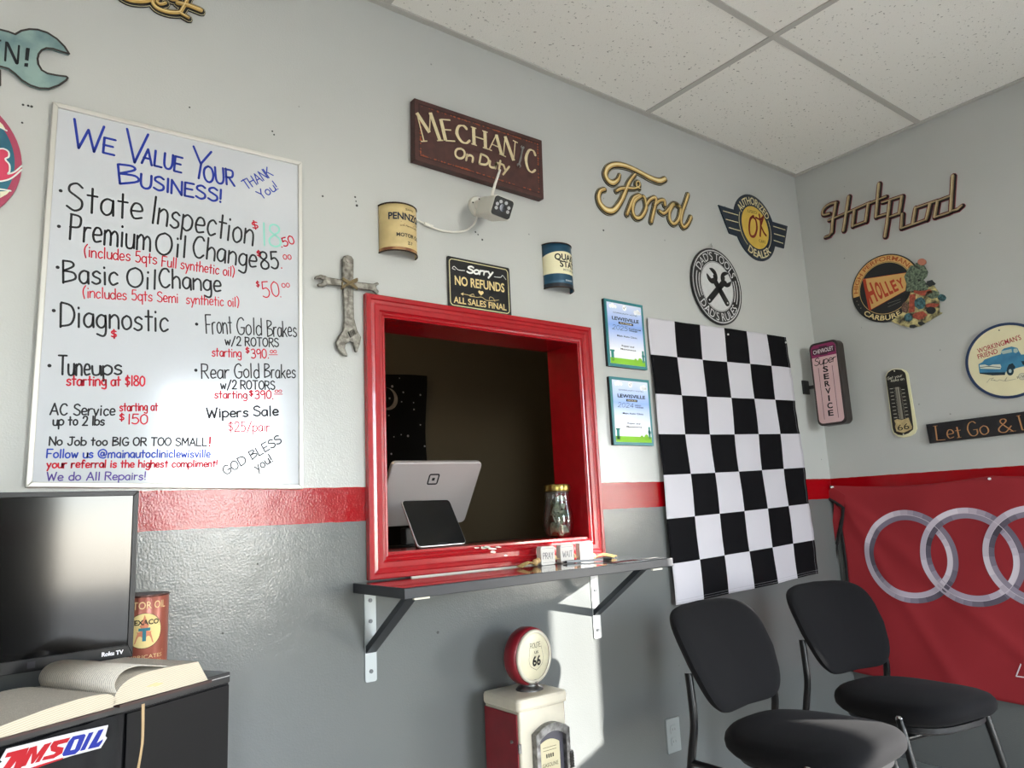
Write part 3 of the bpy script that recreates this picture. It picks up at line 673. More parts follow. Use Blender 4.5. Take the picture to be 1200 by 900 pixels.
# no refunds sign
nr = Hung('wall_sign', 'small black sign reading Sorry NO REFUNDS ALL SALES FINAL', 'sign', 'back', (-2.02, 1.87), on_back(500, 280, 9, .006))
q4 = nr.Q([(212, 183), (232, 718), (898, 815), (868, 300)]); cx = [sum(p[i] for p in q4)/4 for i in (0, 1)]
xs0, xs1, ys0, ys1 = (q4[0][0]+q4[1][0])/2, (q4[2][0]+q4[3][0])/2, (q4[1][1]+q4[2][1])/2, (q4[0][1]+q4[3][1])/2
nr.part('plate', MB().prism(rrect(xs0, xs1, ys0, ys1, .006), .004, .006), mat('sign_black', '131416', .3))
def rr_line(mb, x0, x1, y0, y1, r, wd, z): p = rrect(x0, x1, y0, y1, r); mb.ribbon(p + [p[0]], wd, z, z)
mb = MB(); rr_line(mb, xs0+.008, xs1-.008, ys0+.008, ys1-.008, .012, .0014, .0064); nr.part('border', mb, ink('d8cfa0'))
mb = MB(); hand(mb, 'Sorry', nr.P(425, 355), nr.P(690, 392), nr.h(430, 360, 70), .0030, .0064, .3, 0, gap=.9); nr.part('lettering', mb, ink('f0f0ea'))
mb = MB(); printed(mb, 'NO REFUNDS', nr.P(298, 480), nr.P(822, 562), nr.h(560, 520, 90), .0064, .02); printed(mb, 'ALL SALES FINAL', nr.P(285, 670), nr.P(842, 755), nr.h(560, 710, 62), .0064, .02)
nr.part('lettering', mb, ink('dcc58c'))
mb = MB(); hx, hy = nr.P(572, 572); mb.prism([(hx + .0105*math.sin(t)**3, hy + .0009 + .0094*(13*math.cos(t)-5*math.cos(2*t)-2*math.cos(3*t)-math.cos(4*t))/16) for t in [2*PI*i/28 for i in range(28)]], .0064, .0064)
mb.ribbon(nr.Q([(362, 578), (430, 590), (520, 615), (580, 615), (640, 650), (760, 645)]), .0008, .0064, .0064, smooth=True)
mb.prism(nr.Q([(358, 578), (388, 566), (384, 598)]), .0064, .0064); mb.ribbon(nr.Q([(450, 595), (490, 580), (505, 612), (455, 605)]), .0008, .0064, .0064); mb.ribbon(nr.Q([(660, 640), (668, 612), (700, 625), (720, 660)]), .0008, .0064, .0064, smooth=True)
nr.part('ornament', mb, ink('dcc58c'))
mb = MB(); mb.ribbon(nr.Q([(400, 335), (330, 325), (290, 290), (270, 310), (300, 325)]), .0008, .0064, .0064, smooth=True); mb.ribbon(nr.Q([(712, 400), (780, 405), (800, 385), (835, 430)]), .0008, .0064, .0064, smooth=True); nr.part('ornament', mb, ink('f0f0ea'))

# cross of wrenches
PW = mat('cast_pewter', '8d8a82', .42, metal=.75, c2='57534c', vs=70, bump=.5, bs=120, dist=.002)
cr = Hung('wall_cross', 'pewter cross made of wrenches bound with rope, left of window', 'cross', 'back', (-2.5, 1.73), on_back(360, 280, 6, .015))
mb = MB().prism(cr.Q([(248, 140), (262, 118), (285, 112), (312, 120), (328, 145), (328, 470), (332, 560), (352, 640), (382, 690), (372, 740), (352, 798), (340, 790), (325, 730), (300, 720), (272, 740), (268, 770), (288, 825), (255, 815), (215, 770), (204, 725), (222, 690), (255, 640), (264, 560), (252, 300)]), .004, .016)
cr.part('adjustable_wrench', mb, PW, bevel=.003)
cr.part('hang_hole', MB().ring(cr.P(288, 152), .004, .0075, .016, .018, n=16), PW)
mb = MB(); a = cr.Q([(282, 655), (330, 632), (348, 668), (300, 696)]); mb.prism(a, .0161, .0166); cr.part('knurl_slot', mb, BLACKM)
mb = MB()
for i in range(4): mb.tube([(*lerp(a[0], a[1], .15+.23*i), .019), (*lerp(a[3], a[2], .15+.23*i), .019)], .0022, 6)
cr.part('knurl', mb, PW)
mb = MB().prism(cr.Q([(335, 300), (240, 288), (140, 272), (125, 262), (90, 252), (50, 268), (48, 285), (85, 280), (108, 292), (98, 312), (66, 318), (72, 335), (110, 342), (140, 325), (240, 334), (335, 345)]), .012, .022)
mb.prism(cr.Q([(330, 304), (460, 318), (488, 305), (502, 322), (478, 336), (482, 352), (500, 370), (488, 392), (455, 368), (330, 350)]), .012, .022)
cr.part('open_end_wrench', mb, PW, bevel=.003)
mb = MB()
for s in (0, 12): mb.tube([(*cr.P(240, 280+s), .024), (*cr.P(290, 318+s), .03), (*cr.P(342, 350+s), .024)], .003, 8, smooth=4); mb.tube([(*cr.P(240, 350-s), .024), (*cr.P(290, 312+s), .031), (*cr.P(342, 286+s), .024)], .003, 8, smooth=4)
mb.tube([(*cr.P(245, 285), .012), (*cr.P(240, 318), .022), (*cr.P(245, 352), .012)], .003, 8, smooth=4)
cr.part('rope', mb, mat('metal_rope', '7b6d50', .5, metal=.5), smooth=True)

# teal wrench sign, round sign and gold script at the left edge
TEAL = mat('teal_sign', '86a09b', .45, c2='5c787d', vs=14, detail=6)
ws = Hung('wall_sign', 'teal wrench-shaped sign with black letters at top left', 'sign', 'back', (-3.36, 2.22), on_back(0, 20, 9, .012))
outl = [(730, 388), (680, 310), (600, 230), (500, 165), (400, 133), (310, 128), (225, 145), (160, 182), (90, 155), (0, 132), (-140, 118), (-420, 110), (-420, 470), (-140, 490), (0, 520), (90, 545), (150, 590), (230, 665), (320, 720), (420, 752), (520, 755), (620, 720), (700, 665), (714, 640), (700, 628), (600, 615), (500, 595), (440, 560), (405, 500), (396, 440), (408, 390), (440, 350), (490, 328), (560, 335), (640, 362)]
ws.part('plate', MB().prism(ws.Q(outl), .003, .012), TEAL)
mb = MB(); o_ = ws.Q(outl); mb.ribbon(o_ + [o_[0]], .0022, .0122, .0128); ws.part('dark_rim', mb, mat('rim_dark', '2b2624', .5))
mb = MB(); P = ws.P; mb.ribbon([P(54, 462), P(66, 268)], .0021, .0132, .0132); mb.ribbon([P(76, 275), P(176, 490)], .0032, .0132, .0132); mb.ribbon([P(186, 488), P(200, 305)], .0021, .0132, .0132)
mb.prism(ws.Q([(275, 325), (315, 332), (300, 465), (262, 455)]), .0132, .0132); mb.prism(ws.Q([(258, 488), (298, 490), (294, 530), (254, 522)]), .0132, .0132); mb.prism(ws.Q([(-60, 232), (14, 242), (12, 262), (-60, 252)]), .0132, .0132)
mb.ribbon([P(-55, 440), P(-48, 250)], .0026, .0132, .0132)
ws.part('lettering', mb, ink('1d2226'))
ch = MB(); 
for i in range(12): c = ws.P(4, 545+14*i); ch.ring(c, .0006, .0022, .003, .0045, n=8)
ws.part('chain', ch, mat('steel_dark', '55524e', .4, metal=.8))['kind'] = 'stuff'

rs = Hung('wall_sign', 'round teal and pink sign cut by the left edge', 'sign', 'back', (-3.441, 1.937), on_back(0, 120, 6.43, .008))
rs.part('plate', MB().disc((0, 0), .1655, .002, .008, 64), mat('sign_rose', '9e3a56', .45))
rs.part('face', MB().disc((0, 0), .152, .008, .0086, 64), mat('sign_teal', '1f6478', .5, c2='154a60', vs=10))
mb = MB().prism(rs.Q([(0, 150), (20, 168), (45, 210), (20, 196), (-60, 180), (-60, 100)]), .0088, .0088); mb.prism(rs.Q([(0, 722), (52, 692), (75, 668), (0, 672)]), .0088, .0088); rs.part('cream_patch', mb, ink('d9d8bd'))
for q_ in ([(-40, 360), (20, 350), (62, 372), (66, 410), (40, 430), (70, 470), (72, 520), (60, 540), (110, 525), (163, 480)], [(-60, 600), (20, 594), (90, 570), (163, 508)], [(-40, 655), (0, 655), (80, 668)], [(-40, 186), (0, 190), (50, 215)]): rs.part('white_line', MB().ribbon(rs.Q(q_), .0017, .0094, .0094, smooth=True), ink('d6dcd6'))
rs.part('letter', MB().prism(rs.Q([(-60, 352), (10, 350), (60, 372), (66, 405), (40, 430), (68, 465), (72, 520), (60, 543), (110, 527), (160, 485), (163, 505), (90, 566), (20, 590), (-60, 596)]), .009, .009), ink('c4405c'))
mb = MB(); mb.disc((.0, .03), .02, .0088, .009); rs.part('emblem', mb, ink('d9d8bd'))

def script_sign(name, label, wall, uv, P, strokes_, layers, cat='sign'):
    h = Hung(name, label, cat, wall, uv, P)
    for pn, ex, z0, z1, m, of in layers:
        mb = MB()
        for s in strokes_:
            r, pts, sm = s[0], s[1], s[2]; tp = s[3] if len(s) > 3 else None
            q = [(p[0]+of[0], p[1]+of[1]) for p in h.Q(pts)]; rr = max(.0009, r + ex)
            if tp: mb.ribbon(q, 1, z0, z1, [max(.0012, r*t + ex) for t in tp], smooth=sm)
            else: mb.ribbon(q, rr, z0, z1, smooth=sm)
        h.part(pn, mb, m)
    return h
GOLD = mat('gold_enamel', 'd2b26a', .35, c2='b8924a', vs=30, metal=.15)
GOLDL = mat('gold_highlight', 'efdca4', .35)
LY = [('backing', .0076, .002, .006, BLACKM, (.001, -.001)), ('pinstripe', .0062, .006, .0064, ink('cfc6a0'), (.001, -.001)), ('outline', .0050, .0064, .0068, BLACKM, (.001, -.001)), ('letters', .0, .0068, .0100, GOLD, (0, 0)), ('highlight', -.0048, .01, .0103, GOLDL, (-.0012, .0012))]
script_sign('script_sign', 'gold script sign cut off by the top edge above the whiteboard', 'back', (-2.97, 2.335), on_back(130, 0, 10, .006),
    [(.009, [(120, -60), (200, -15), (300, 2), (400, 0), (470, -30)], True), (.0035, [(640, 40), (600, 52), (560, 50), (540, 20), (580, -40), (660, -50)], True), (.0045, [(520, -60), (490, 10), (500, 60), (560, 110), (680, 148), (800, 150), (835, 110), (870, 50), (920, -60)], True),
     (.0055, [(780, 40), (900, 65), (1050, 125)], False), (.0035, [(800, 150), (850, 180), (905, 212)], True), (.0045, [(690, -60), (700, -10), (760, -5), (820, -60)], True)], LY)
script_sign('script_sign', 'shiny gold script sign right of the brown sign', 'back', (-1.08, 2.18), on_back(690, 180, 9, .006),
    [(.0098, [(800, 270), (740, 290), (640, 255), (500, 180), (380, 130), (270, 118), (200, 150), (172, 220), (200, 285), (255, 310), (305, 275), (325, 222)], True, [.95, 1, .9, .75, .8, .85, .9, .85, .9, .9, .6, .25]),
     (.0098, [(485, 220), (430, 290), (390, 380), (335, 505), (265, 595), (190, 600), (120, 535), (98, 455), (120, 395), (165, 378)], True, [.5, .6, .75, .8, .95, 1.05, .9, .75, .65, .6]),
     (.0055, [(290, 395), (330, 372), (400, 365), (480, 368), (530, 345), (527, 300), (500, 302), (500, 345), (535, 372)], True, [.9, 1, .9, .7, .6, .55, .5, .5, .4]),
     (.0062, [(400, 640), (430, 560), (470, 470), (530, 440)], True), (.0062, [(545, 450), (480, 500), (458, 600), (490, 675), (550, 668), (600, 575), (588, 480), (572, 455)], True),
     (.0062, [(600, 545), (640, 490), (690, 465), (706, 500), (680, 610), (655, 720)], True), (.0056, [(690, 545), (740, 500), (790, 495), (798, 545)], True),
     (.0056, [(745, 610), (790, 632), (840, 585), (890, 528), (940, 545)], True), (.0060, [(955, 560), (900, 530), (850, 610), (852, 700), (895, 742), (945, 690), (965, 590)], True),
     (.0062, [(1045, 430), (1015, 520), (985, 610), (968, 710), (995, 775), (1040, 745), (1076, 668)], True)], LY)

# dealer sign with wings
ok = Hung('wall_sign', 'dark blue winged sign with yellow disc reading OK', 'sign', 'back', (-.406, 2.383), on_back(835, 215, 9, .006))
NAVY = mat('navy_enamel', '1d2a3a', .4)
mb = MB().disc((0, 0), .1625, .002, .006, 56); mb.prism(ok.Q([(62, 225), (300, 300), (330, 580), (178, 527)]), .0022, .0062); mb.prism(ok.Q([(600, 392), (792, 450), (755, 685), (640, 655)]), .0022, .0062)
ok.part('plate', mb, NAVY); ok.part('disc', MB().disc((0, 0), .1045, .0062, .0068, 48), mat('sign_yellow', 'd9b64e', .45, var=.12, vs=20))
mb = MB()
for a, b in (((112, 290), (268, 335)), ((140, 378), (270, 412)), ((172, 466), (290, 500)), ((640, 452), (765, 490)), ((648, 530), (760, 562)), ((645, 600), (742, 632))): mb.ribbon([ok.P(*a), ok.P(*b)], .0019, .0068, .0068)
aw = [ang((0, 0), ok.P(*p)) % (2*PI) for p in ((278, 290), (365, 655), (598, 705), (598, 385))]
mb.ring((0, 0), .1225, .126, .0068, .0068, aw[0], aw[1]); mb.ring((0, 0), .1225, .126, .0068, .0068, aw[2]-2*PI, aw[3] if aw[3] < PI else aw[3]-2*PI)
arc_text(mb, 'AUTHORIZED', (0, 0), .113, ang((0, 0), ok.P(290, 285)), ang((0, 0), ok.P(600, 360)), .036, .0068, .012)
arc_text(mb, 'DEALER', (0, 0), .113, ang((0, 0), ok.P(380, 680)), ang((0, 0), ok.P(600, 700)), .036, .0068, .012, True)
ok.part('lettering', mb, ink('ddd2a6'))
mb = MB(); mb.ribbon(ok.Q([(430, 345), (395, 380), (385, 480), (400, 550), (440, 555), (465, 480), (455, 390), (425, 355)]), .0062, .0072, .0072, smooth=True); mb.ribbon(ok.Q([(490, 330), (505, 430), (500, 555)]), .0056, .0072, .0072, smooth=True); mb.ribbon(ok.Q([(530, 365), (505, 450)]), .006, .0072, .0072); mb.ribbon(ok.Q([(508, 450), (540, 520), (562, 548)]), .006, .0072, .0072, smooth=True)
mb.ribbon(ok.Q([(455, 360), (500, 385), (535, 350)]), .005, .0072, .0072)
ok.part('lettering', mb, ink('7c2f28'), label='maroon brush letters')
mb = MB(); printed(mb, 'USED', ok.P(372, 305), ok.P(468, 325), ok.h(400, 310, 28), .0072, 0); printed(mb, 'CARS', ok.P(490, 620), ok.P(558, 636), ok.h(500, 620, 30), .0072, 0); ok.part('lettering', mb, ink('4a4a2c'))

# round tools sign
dt = Hung('wall_sign', 'round black and white sign with two crossed wrenches', 'sign', 'back', (-.749, 2.041), on_back(800, 285, 9, .012))
R0 = .172; dt.part('plate', MB().disc((0, 0), R0, .006, .012, 64), mat('plate_black', '17181a', .4))
mb = MB().ring((0, 0), R0*.925, R0*.955, .0124, .0124).disc((0, 0), R0*.655, .0123, .0123, 56); dt.part('white_disc', mb, mat('sign_white', 'c9cbcb', .5, var=.06, vs=50))
mb = MB().ring((0, 0), R0*.63, R0*.64, .0128, .0128); dt.part('ring', mb, ink('3a3b3d'))
mb = MB()
A1, A2, B1, B2 = [ang((0, 0), dt.P(*p)) for p in ((175, 270), (560, 350), (180, 620), (570, 690))]
arc_text(mb, "DAD'S TOOLS", (0, 0), R0*.69, A1, A2, R0*.21, .0126, .0); arc_text(mb, "DAD'S RULES", (0, 0), R0*.69, B1, B2, R0*.21, .0126, 0, True)
for r in (.70, .80): 
    mb.ring((0, 0), R0*r, R0*(r+.03), .0126, .0126, (A1 % (2*PI))+.12, (B1 % (2*PI))-.12, 16); mb.ring((0, 0), R0*r, R0*(r+.03), .0126, .0126, B2+.12, A2-.12, 16)
dt.part('lettering', mb, ink('cfd1d1'))
for a, b, t in (((275, 600), (452, 385), -.25), ((465, 635), (305, 345), .25)): dt.part('wrench', MB().prism(wrench(dt.P(*a), dt.P(*b), .027, .035, .5, t, 1.0), .0126, .0165), mat('plate_black', '17181a', .4))
dt.part('rivet', MB().disc(dt.P(275, 600), .004, .0165, .017, 12).disc(dt.P(465, 635), .004, .0165, .017, 12), ink('cfd1d1'))
dt.part('hook', MB().tube([(*dt.P(318, 0), .004), (*dt.P(318, 40), .012), (*dt.P(318, 75), .008)], .003, 6), mat('clear_plastic', 'b6b8b6', .3))

# certificates
GRAD = []
def cert(label, pts, year, kind1, dx, dy, face_off=.016):
    P = on_back(700, 340, 4.74, face_off); c = [P(*p) for p in pts]; uv = (sum(p[0] for p in c)/4, sum(p[1] for p in c)/4)
    h = Hung('award_plaque', label, 'plaque', 'back', uv, P); q = h.Q(pts)
    x0, x1 = (q[0][0]+q[1][0])/2, (q[2][0]+q[3][0])/2; y0, y1 = (q[1][1]+q[2][1])/2, (q[0][1]+q[3][1])/2
    h.part('backing', MB().box(x0, x1, y0, y1, .001, .012), SATIN); h.part('border', MB().box(x0, x1, y0, y1, .012, .0155), mat('plaque_teal', '2f7a82', .35))
    g = bpy.data.materials.get('plaque_print') or None
    if not g:
        g = mat('plaque_print', 'ffffff', .25); n = g.node_tree.nodes; l = g.node_tree.links; tc = n.new('ShaderNodeTexCoord'); sp = n.new('ShaderNodeSeparateXYZ'); l.new(tc.outputs['Object'], sp.inputs[0])
        mr = n.new('ShaderNodeMapRange'); mr.inputs[1].default_value = -.13; mr.inputs[2].default_value = .13; l.new(sp.outputs['Y'], mr.inputs[0])
        r = n.new('ShaderNodeValToRGB'); r.color_ramp.elements[0].color = (*lin('f2f4fb'), 1); r.color_ramp.elements[0].position = .25; r.color_ramp.elements[1].color = (*lin('8fb0ee'), 1); r.color_ramp.elements[1].position = .62
        k = r.color_ramp.elements.new(.97); k.color = (*lin('dfe8fb'), 1)
        l.new(mr.outputs[0], r.inputs['Fac']); l.new(r.outputs['Color'], n['Principled BSDF'].inputs['Base Color'])
    m = .011; h.part('print', MB().box(x0+m, x1-m, y0+m, y1-m, .0155, .0159), g)
    X = lambda t: x0 + (x1-x0)*t; Y = lambda t: y0 + (y1-y0)*t; z = .0162
    mb = MB().box(x0+m, x1-m, y0+m, Y(.13), z, z)
    mb.disc((X(.82), Y(.12)), .012, z, z, 16).disc((X(.7), Y(.12)), .008, z, z, 12); h.part('green_hill', mb, ink('8cc63f'))
    mb = MB().box(X(.08), X(.15), Y(.08), Y(.24), z, z).box(X(.06), X(.17), Y(.22), Y(.245), z, z); mb.box(X(.88), X(.93), Y(.1), Y(.28), z, z).disc((X(.905), Y(.2)), .008, z, z, 12); h.part('town_print', mb, ink('3f8f86'))
    mb = MB()
    for a, b, r in ((.14, .9, .008), (.2, .91, .01), (.27, .9, .007), (.78, .86, .009), (.85, .87, .011), (.9, .86, .007)): mb.disc((X(a), Y(b)), r, z, z, 14)
    for a in (.3, .36, .74): mb.disc((X(a), Y(.17)), .006, z, z, 10)
    mb.disc((X(.5), Y(.9)), .011, z+.0001, z+.0001, 20)
    h.part('cloud_print', mb, ink('f6f8fc'))
    z = .0165; mb = MB(); D = ink('1f2433')
    def tx(t, xa, xb, y, hh, b=.015): printed(mb, t, (X(xa), Y(y)), (X(xb), Y(y)), hh, z, b)
    tx('LEWISVILLE', .16, .86, .70, .0125, .025); tx('Main Auto Clinic', .26, .78, .455, .0062); tx('Repair and', .36, .68, .31, .0062); tx('Maintenance', .33, .72, .26, .0062); tx('COMMUNITY VOTES', .2, .82, .80, .005, 0)
    mb.ribbon([(X(.47), Y(.91)), (X(.49), Y(.885)), (X(.53), Y(.925))], .0008, z, z)
    tx(kind1[0], .58, .58+.06*len(kind1[0])*.65, .585, .0052); tx(kind1[1], .58, .80, .555, .0052)
    mb.box(X(.32 if len(kind1[0]) > 4 else .37), X(.7 if len(kind1[0]) > 4 else .65), Y(.645), Y(.68), z, z)
    hand(mb, year, (X(.15), Y(.555)), (X(.53), Y(.555)), .017, .0007, z, .25, 0)
    h.part('lettering', mb, D)
    mb = MB(); printed(mb, 'PLATINUM' if len(kind1[0]) > 4 else 'GOLD', (X(.36 if len(kind1[0]) > 4 else .4), Y(.653)), (X(.66 if len(kind1[0]) > 4 else .62), Y(.653)), .0045, z+.0002); h.part('lettering', mb, ink('e9e2c0'))
cert('teal-edged award plaque dated 2025, the upper of two', [(40, 48), (62, 422), (275, 440), (255, 82)], '2025', ('PLATINUM', 'WINNER'), 0, 0)
cert('teal-edged award plaque dated 2024, the lower of two', [(68, 478), (94, 862), (314, 862), (288, 500)], '2024', ('GOLD', 'WINNER'), 0, 0)

# outlet
ot = thing('wall_outlet', 'grey painted wall outlet low behind the nearer chair', 'outlet', (-1.243, 0, .311), (PI/2, 0, 0))
OP = mat('outlet_paint', '8d9393', .4)
part('plate', MB().prism(rrect(-.035, .035, -.057, .057, .004), .0, .005), OP, ot, bevel=.0015)
for s in (-1, 1): part('socket', MB().prism(rrect(-.016, .016, s*.02-.014, s*.02+.014, .008), .005, .0065), OP, ot); 
part('slots', MB().box(-.007, -.0055, .016, .024, .0066, .0068).box(.0055, .007, .016, .024, .0066, .0068).box(-.007, -.0055, -.024, -.016, .0066, .0068).box(.0055, .007, -.024, -.016, .0066, .0068), BLACKM, ot)

# checkered flag
CKW = mat('flag_white', 'c3c1c8', .8, bump=.3, bs=400); CKB = mat('flag_black', '0d0d10', .85, spec=.12, bump=.3, bs=400)
fl = Hung('checkered_flag', 'black and white checkered flag pinned flat to the wall', 'flag', 'back', (-.72, 1.33), on_back(0, 0, 1, .012))
C4 = fl.Q([(789, 709), (958, 672), (922, 395), (759, 372)])
def flagf(u, v):
    a = lerp(C4[0], C4[1], u); b = lerp(C4[3], C4[2], u); p = lerp(a, b, v)
    edge = 1 - abs(2*u-1)**6
    z = .012 + .003*math.sin(7*u+3*v) + .0022*math.sin(19*v+5*u*u) + .0015*math.sin(31*u-9*v) + .012*(1-v)**2*(.5+.5*math.sin(11*u+1)) + .001*math.sin(80*v)*(u > .9)
    return (p[0] + .003*math.sin(6*v+1)*(1-v), p[1] - .006*math.sin(PI*u)*(1-v)*.5, z)
ROWS = [0, .135, .287, .437, .575, .718, .863, 1.0001]
def ckm(u, v):
    r = sum(1 for q in ROWS[1:] if v > q); c = min(5, int(u*6)); return (r + c) % 2
fl.part('cloth', MB().grid(flagf, 60, 140, matfn=ckm), [CKW, CKB], smooth=True, solid=.0008)
mb = MB()
for k in (0, 1): mb.tube([Vector(flagf(u/40, .006+.008*k)) + Vector((0, 0, .001)) for u in range(41)], .0004, 4)
mb.tube([Vector(flagf(.985, v/60)) + Vector((0, 0, .001)) for v in range(61)], .0004, 4); fl.part('stitching', mb, mat('thread_grey', '9a9aa0', .8))
for u in (.52, .985): fl.part('pushpin', MB().lathe([(.004, 0), (.004, .004), (.001, .005)], 10, tuple(flagf(u, .975))), mat('pin_white', 'e8e8e8', .3))
fl.part('grommet', MB().ring((C4[0][0]+.02, C4[0][1]+.06), .002, .004, .022, .023, n=12), mat('brass', 'a08b5a', .35, metal=1))

# ================================================================== shelf under the window and what stands on it
ST = .947                                                    # height of the shelf top
LAM = mat('black_laminate', '17181b', .13, coat=.5, var=.2, vs=20)
EDGE = mat('laminate_edge', '24272d', .4)
sh = thing('wall_shelf', 'black laminate shelf on steel brackets below the red window', 'shelf', (-1.96, 0, ST))
fL, fR = (-2.468-(-1.96), -.285), (-1.468+1.96, -.262)
part('shelf_board', MB().prism([(fL[0], -.001), (fR[0], -.001), fR, fL], -.026, -.0005), EDGE, sh, bevel=.0015)
part('laminate_top', MB().prism([(fL[0]+.001, -.002), (fR[0]-.001, -.002), (fR[0]-.001, fR[1]+.0015), (fL[0]+.001, fL[1]+.0015)], -.0005, .0004), LAM, sh)
part('caulk_line', MB().box(-.34, .3, -.0255, -.021, .0004, .004), mat('old_caulk', 'cfcac0', .7), sh)
DKS = mat('bracket_steel', '3d4247', .38, metal=.7); GRS = mat('painted_plate', 'a3aaab', .45, metal=.2)
def bracket(x, plate):
    b = part('bracket_plate', MB().prism(rrect(x-.017, x+.017, -.262, -.026, .006), 0, .003).warp(lambda a, c, z: (a, -z, c)), plate, sh)
    for k in (-.05, -.105, -.235):
        part('screw', MB().disc((x, k), .0055, .003, .0055, 12).warp(lambda a, c, z: (a, -z, c)), mat('screw_steel', '6a6d70', .3, metal=.9), b)
    part('brace', MB().prism([(-.0035, -.188), (-.0035, -.168), (-.212, -.0265), (-.24, -.0265)], x-.016, x+.016).warp(lambda a, c, z: (z, a, c)), DKS, sh, bevel=.0015)
    part('bracket_arm', MB().box(x-.016, x+.016, -.245, -.002, -.030, -.026), DKS, sh)
bracket(-2.418+1.96, GRS); bracket(-1.577+1.96, mat('white_plate', 'cfd2d2', .4, metal=.1))
for x in (-.455, .40): part('edge_clip', MB().box(x-.022, x+.022, fL[1]+.008, fL[1]+.016, -.031, -.0262), mat('clip_ivory', 'd8d4c4', .5), sh)

# prayer block garland
gl = thing('bead_garland', 'bead and tassel garland with white blocks reading PRAY WAIT TRUST', 'garland', (-1.72, -.055, ST+.0006))
WOOD = mat('pale_wood', 'c9a873', .55, var=.25, vs=60); BW = mat('white_block', 'cfcbc6', .45); JUTE = mat('jute', 'b89a63', .9, var=.4, vs=200)
def yx(px, py, y): p = hit(px, py, 1, y); return p.x + 1.72, p.z - ST
BL = [((633, 653.5), 'PRAY'), ((656, 653), 'WAIT'), ((679, 652), 'TRUST')]
bxs = []
for (px, py), t in BL:
    x = yx(px+1, py+2, -.07)[0]; bxs.append(x); wv = .056; hv = .058; q = R_(-4)
    b = part('block', MB().prism(rrect(-wv/2, wv/2, 0.0, hv, .006), -.009, .013).warp(lambda a, c, z: (x + wv/2 + a*math.cos(q) + z*math.sin(q)*0, -z-.004 + a*math.sin(q)*.4, c)), BW, gl, bevel=.0015)
    mb = MB(); hand(mb, t, (-.02, .019), (.02, .019), .019, .0008, .0134, 0, .05); mb.ribbon([(-.023, .051), (.023, .051)], .0003, .0134, .0134); mb.ribbon([(-.023, .008), (.023, .008)], .0003, .0134, .0134)
    part('lettering', mb.warp(lambda a, c, z: (x + wv/2 + a*math.cos(q), -z-.004 + a*math.sin(q)*.4, c)), ink('4a4650'), b)
def bead(x, y, z, r): part('bead', MB().lathe([(.0005, -r), (r*.7, -r*.72), (r, 0), (r*.7, r*.72), (.0005, r)], 14, (x, y, z)), WOOD, gl, smooth=60)
for x in (bxs[0]+.056+.008, bxs[1]+.056+.008): bead(x, -.006, .02, .0085)
for i, (dx, dz, r) in enumerate(((-.010, .016, .009), (-.026, .012, .0105))): bead(bxs[0]+dx, -.012-.006*i, dz, r)
def tassel(x0, y0, dx, dy):
    mb = MB()
    for i in range(26):
        a = random.uniform(-1, 1); b = random.uniform(0, 1)
        mb.tube([(x0, y0, .009), (x0+dx*.35, y0+dy*.35+a*.004, .013+b*.006), (x0+dx*(.85+.15*b), y0+dy+a*.010, .0025+b*.004)], .0014, 4, smooth=2)
    t_ = part('tassel', mb, JUTE, gl); t_['kind'] = 'stuff'
tassel(bxs[0]-.036, -.025, -.075, -.012); bead(bxs[2]+.056+.008, -.008, .013, .0105); tassel(bxs[2]+.056+.018, -.01, .095, .004)
part('cord', MB().tube([(bxs[0]-.04, -.02, .01), (bxs[0], -.008, .016), (bxs[2]+.07, -.008, .014)], .0014, 6), JUTE, gl)

# pen, strip sticker
pn = thing('pen', 'clear ballpoint pen lying on the shelf before the blocks', 'pen', (-1.71, -.115, ST+.0058), (0, 0, R_(-20)))
part('barrel', MB().tube([(-.07, 0, 0), (.055, 0, 0)], .0045, 8), mat('pen_clear', 'aab0b4', .15, coat=1), pn, smooth=True); part('pen_cap', MB().tube([(.055, 0, 0), (.085, 0, 0)], .0052, 8), SATIN, pn, smooth=True); part('pen_tip', MB().tube([(-.07, 0, 0), (-.083, 0, 0)], [.0045, .0012], 8), SATIN, pn, smooth=True)
stk = thing('sticker_strip', 'red and white lettered sticker strip on right end of shelf', 'sticker', (-1.585, -.215, ST+.0006), (0, 0, R_(4)))
part('strip', MB().box(-.13, .115, -.028, .03, 0, .0006), mat('sticker_grey', '3e4042', .25), stk)
mb = MB()
for i in range(14): mb.box(-.122+i*.0085, -.1165+i*.0085, -.012, .012, .0008, .0008)
part('red_print', mb, ink('b04a50'), stk)['kind'] = 'stuff'
mb = MB()
for i in range(12): mb.box(.004+i*.0088, .0095+i*.0088, -.008, .014, .0008, .0008)
part('white_print', mb, ink('c8c8c8'), stk)['kind'] = 'stuff'

# jar of money
jx, jy = -1.668, .062
jar = thing('glass_jar', 'glass tip jar with brass lid on the red window sill', 'jar', (jx, jy, WZ0+.0005)); jar.scale = (1.1, 1.1, 1.03)
JG = mat('jar_glass', 'f4f7f5', .02, trans=1)
JS = 1.1
pr = [(.030, .003), (.037, .006), (.046, .03), (.0485, .055), (.046, .08), (.0405, .105), (.038, .13), (.039, .146), (.040, .152)]
part('glass', MB().lathe([(.001, .002)] + pr + [(.0375, .152), (.0365, .13), (.0385, .105), (.044, .08), (.0465, .055), (.044, .03), (.035, .009), (.001, .007)], 40, capb=False), JG, jar, smooth=60)
part('lid', MB().lathe([(.0005, .153), (.0415, .153), (.0425, .156), (.0425, .170), (.041, .175), (.036, .1765), (.034, .174), (.0005, .174)], 40), mat('brass_lid', '9c8a4c', .28, metal=1), jar, smooth=30)
BILL = mat('banknote_paper', '8e9a84', .8, c2='5d6a58', vs=120); 
bm = [mat('banknote_light', 'c9ccba', .8, c2='8f9a86', vs=150), BILL]
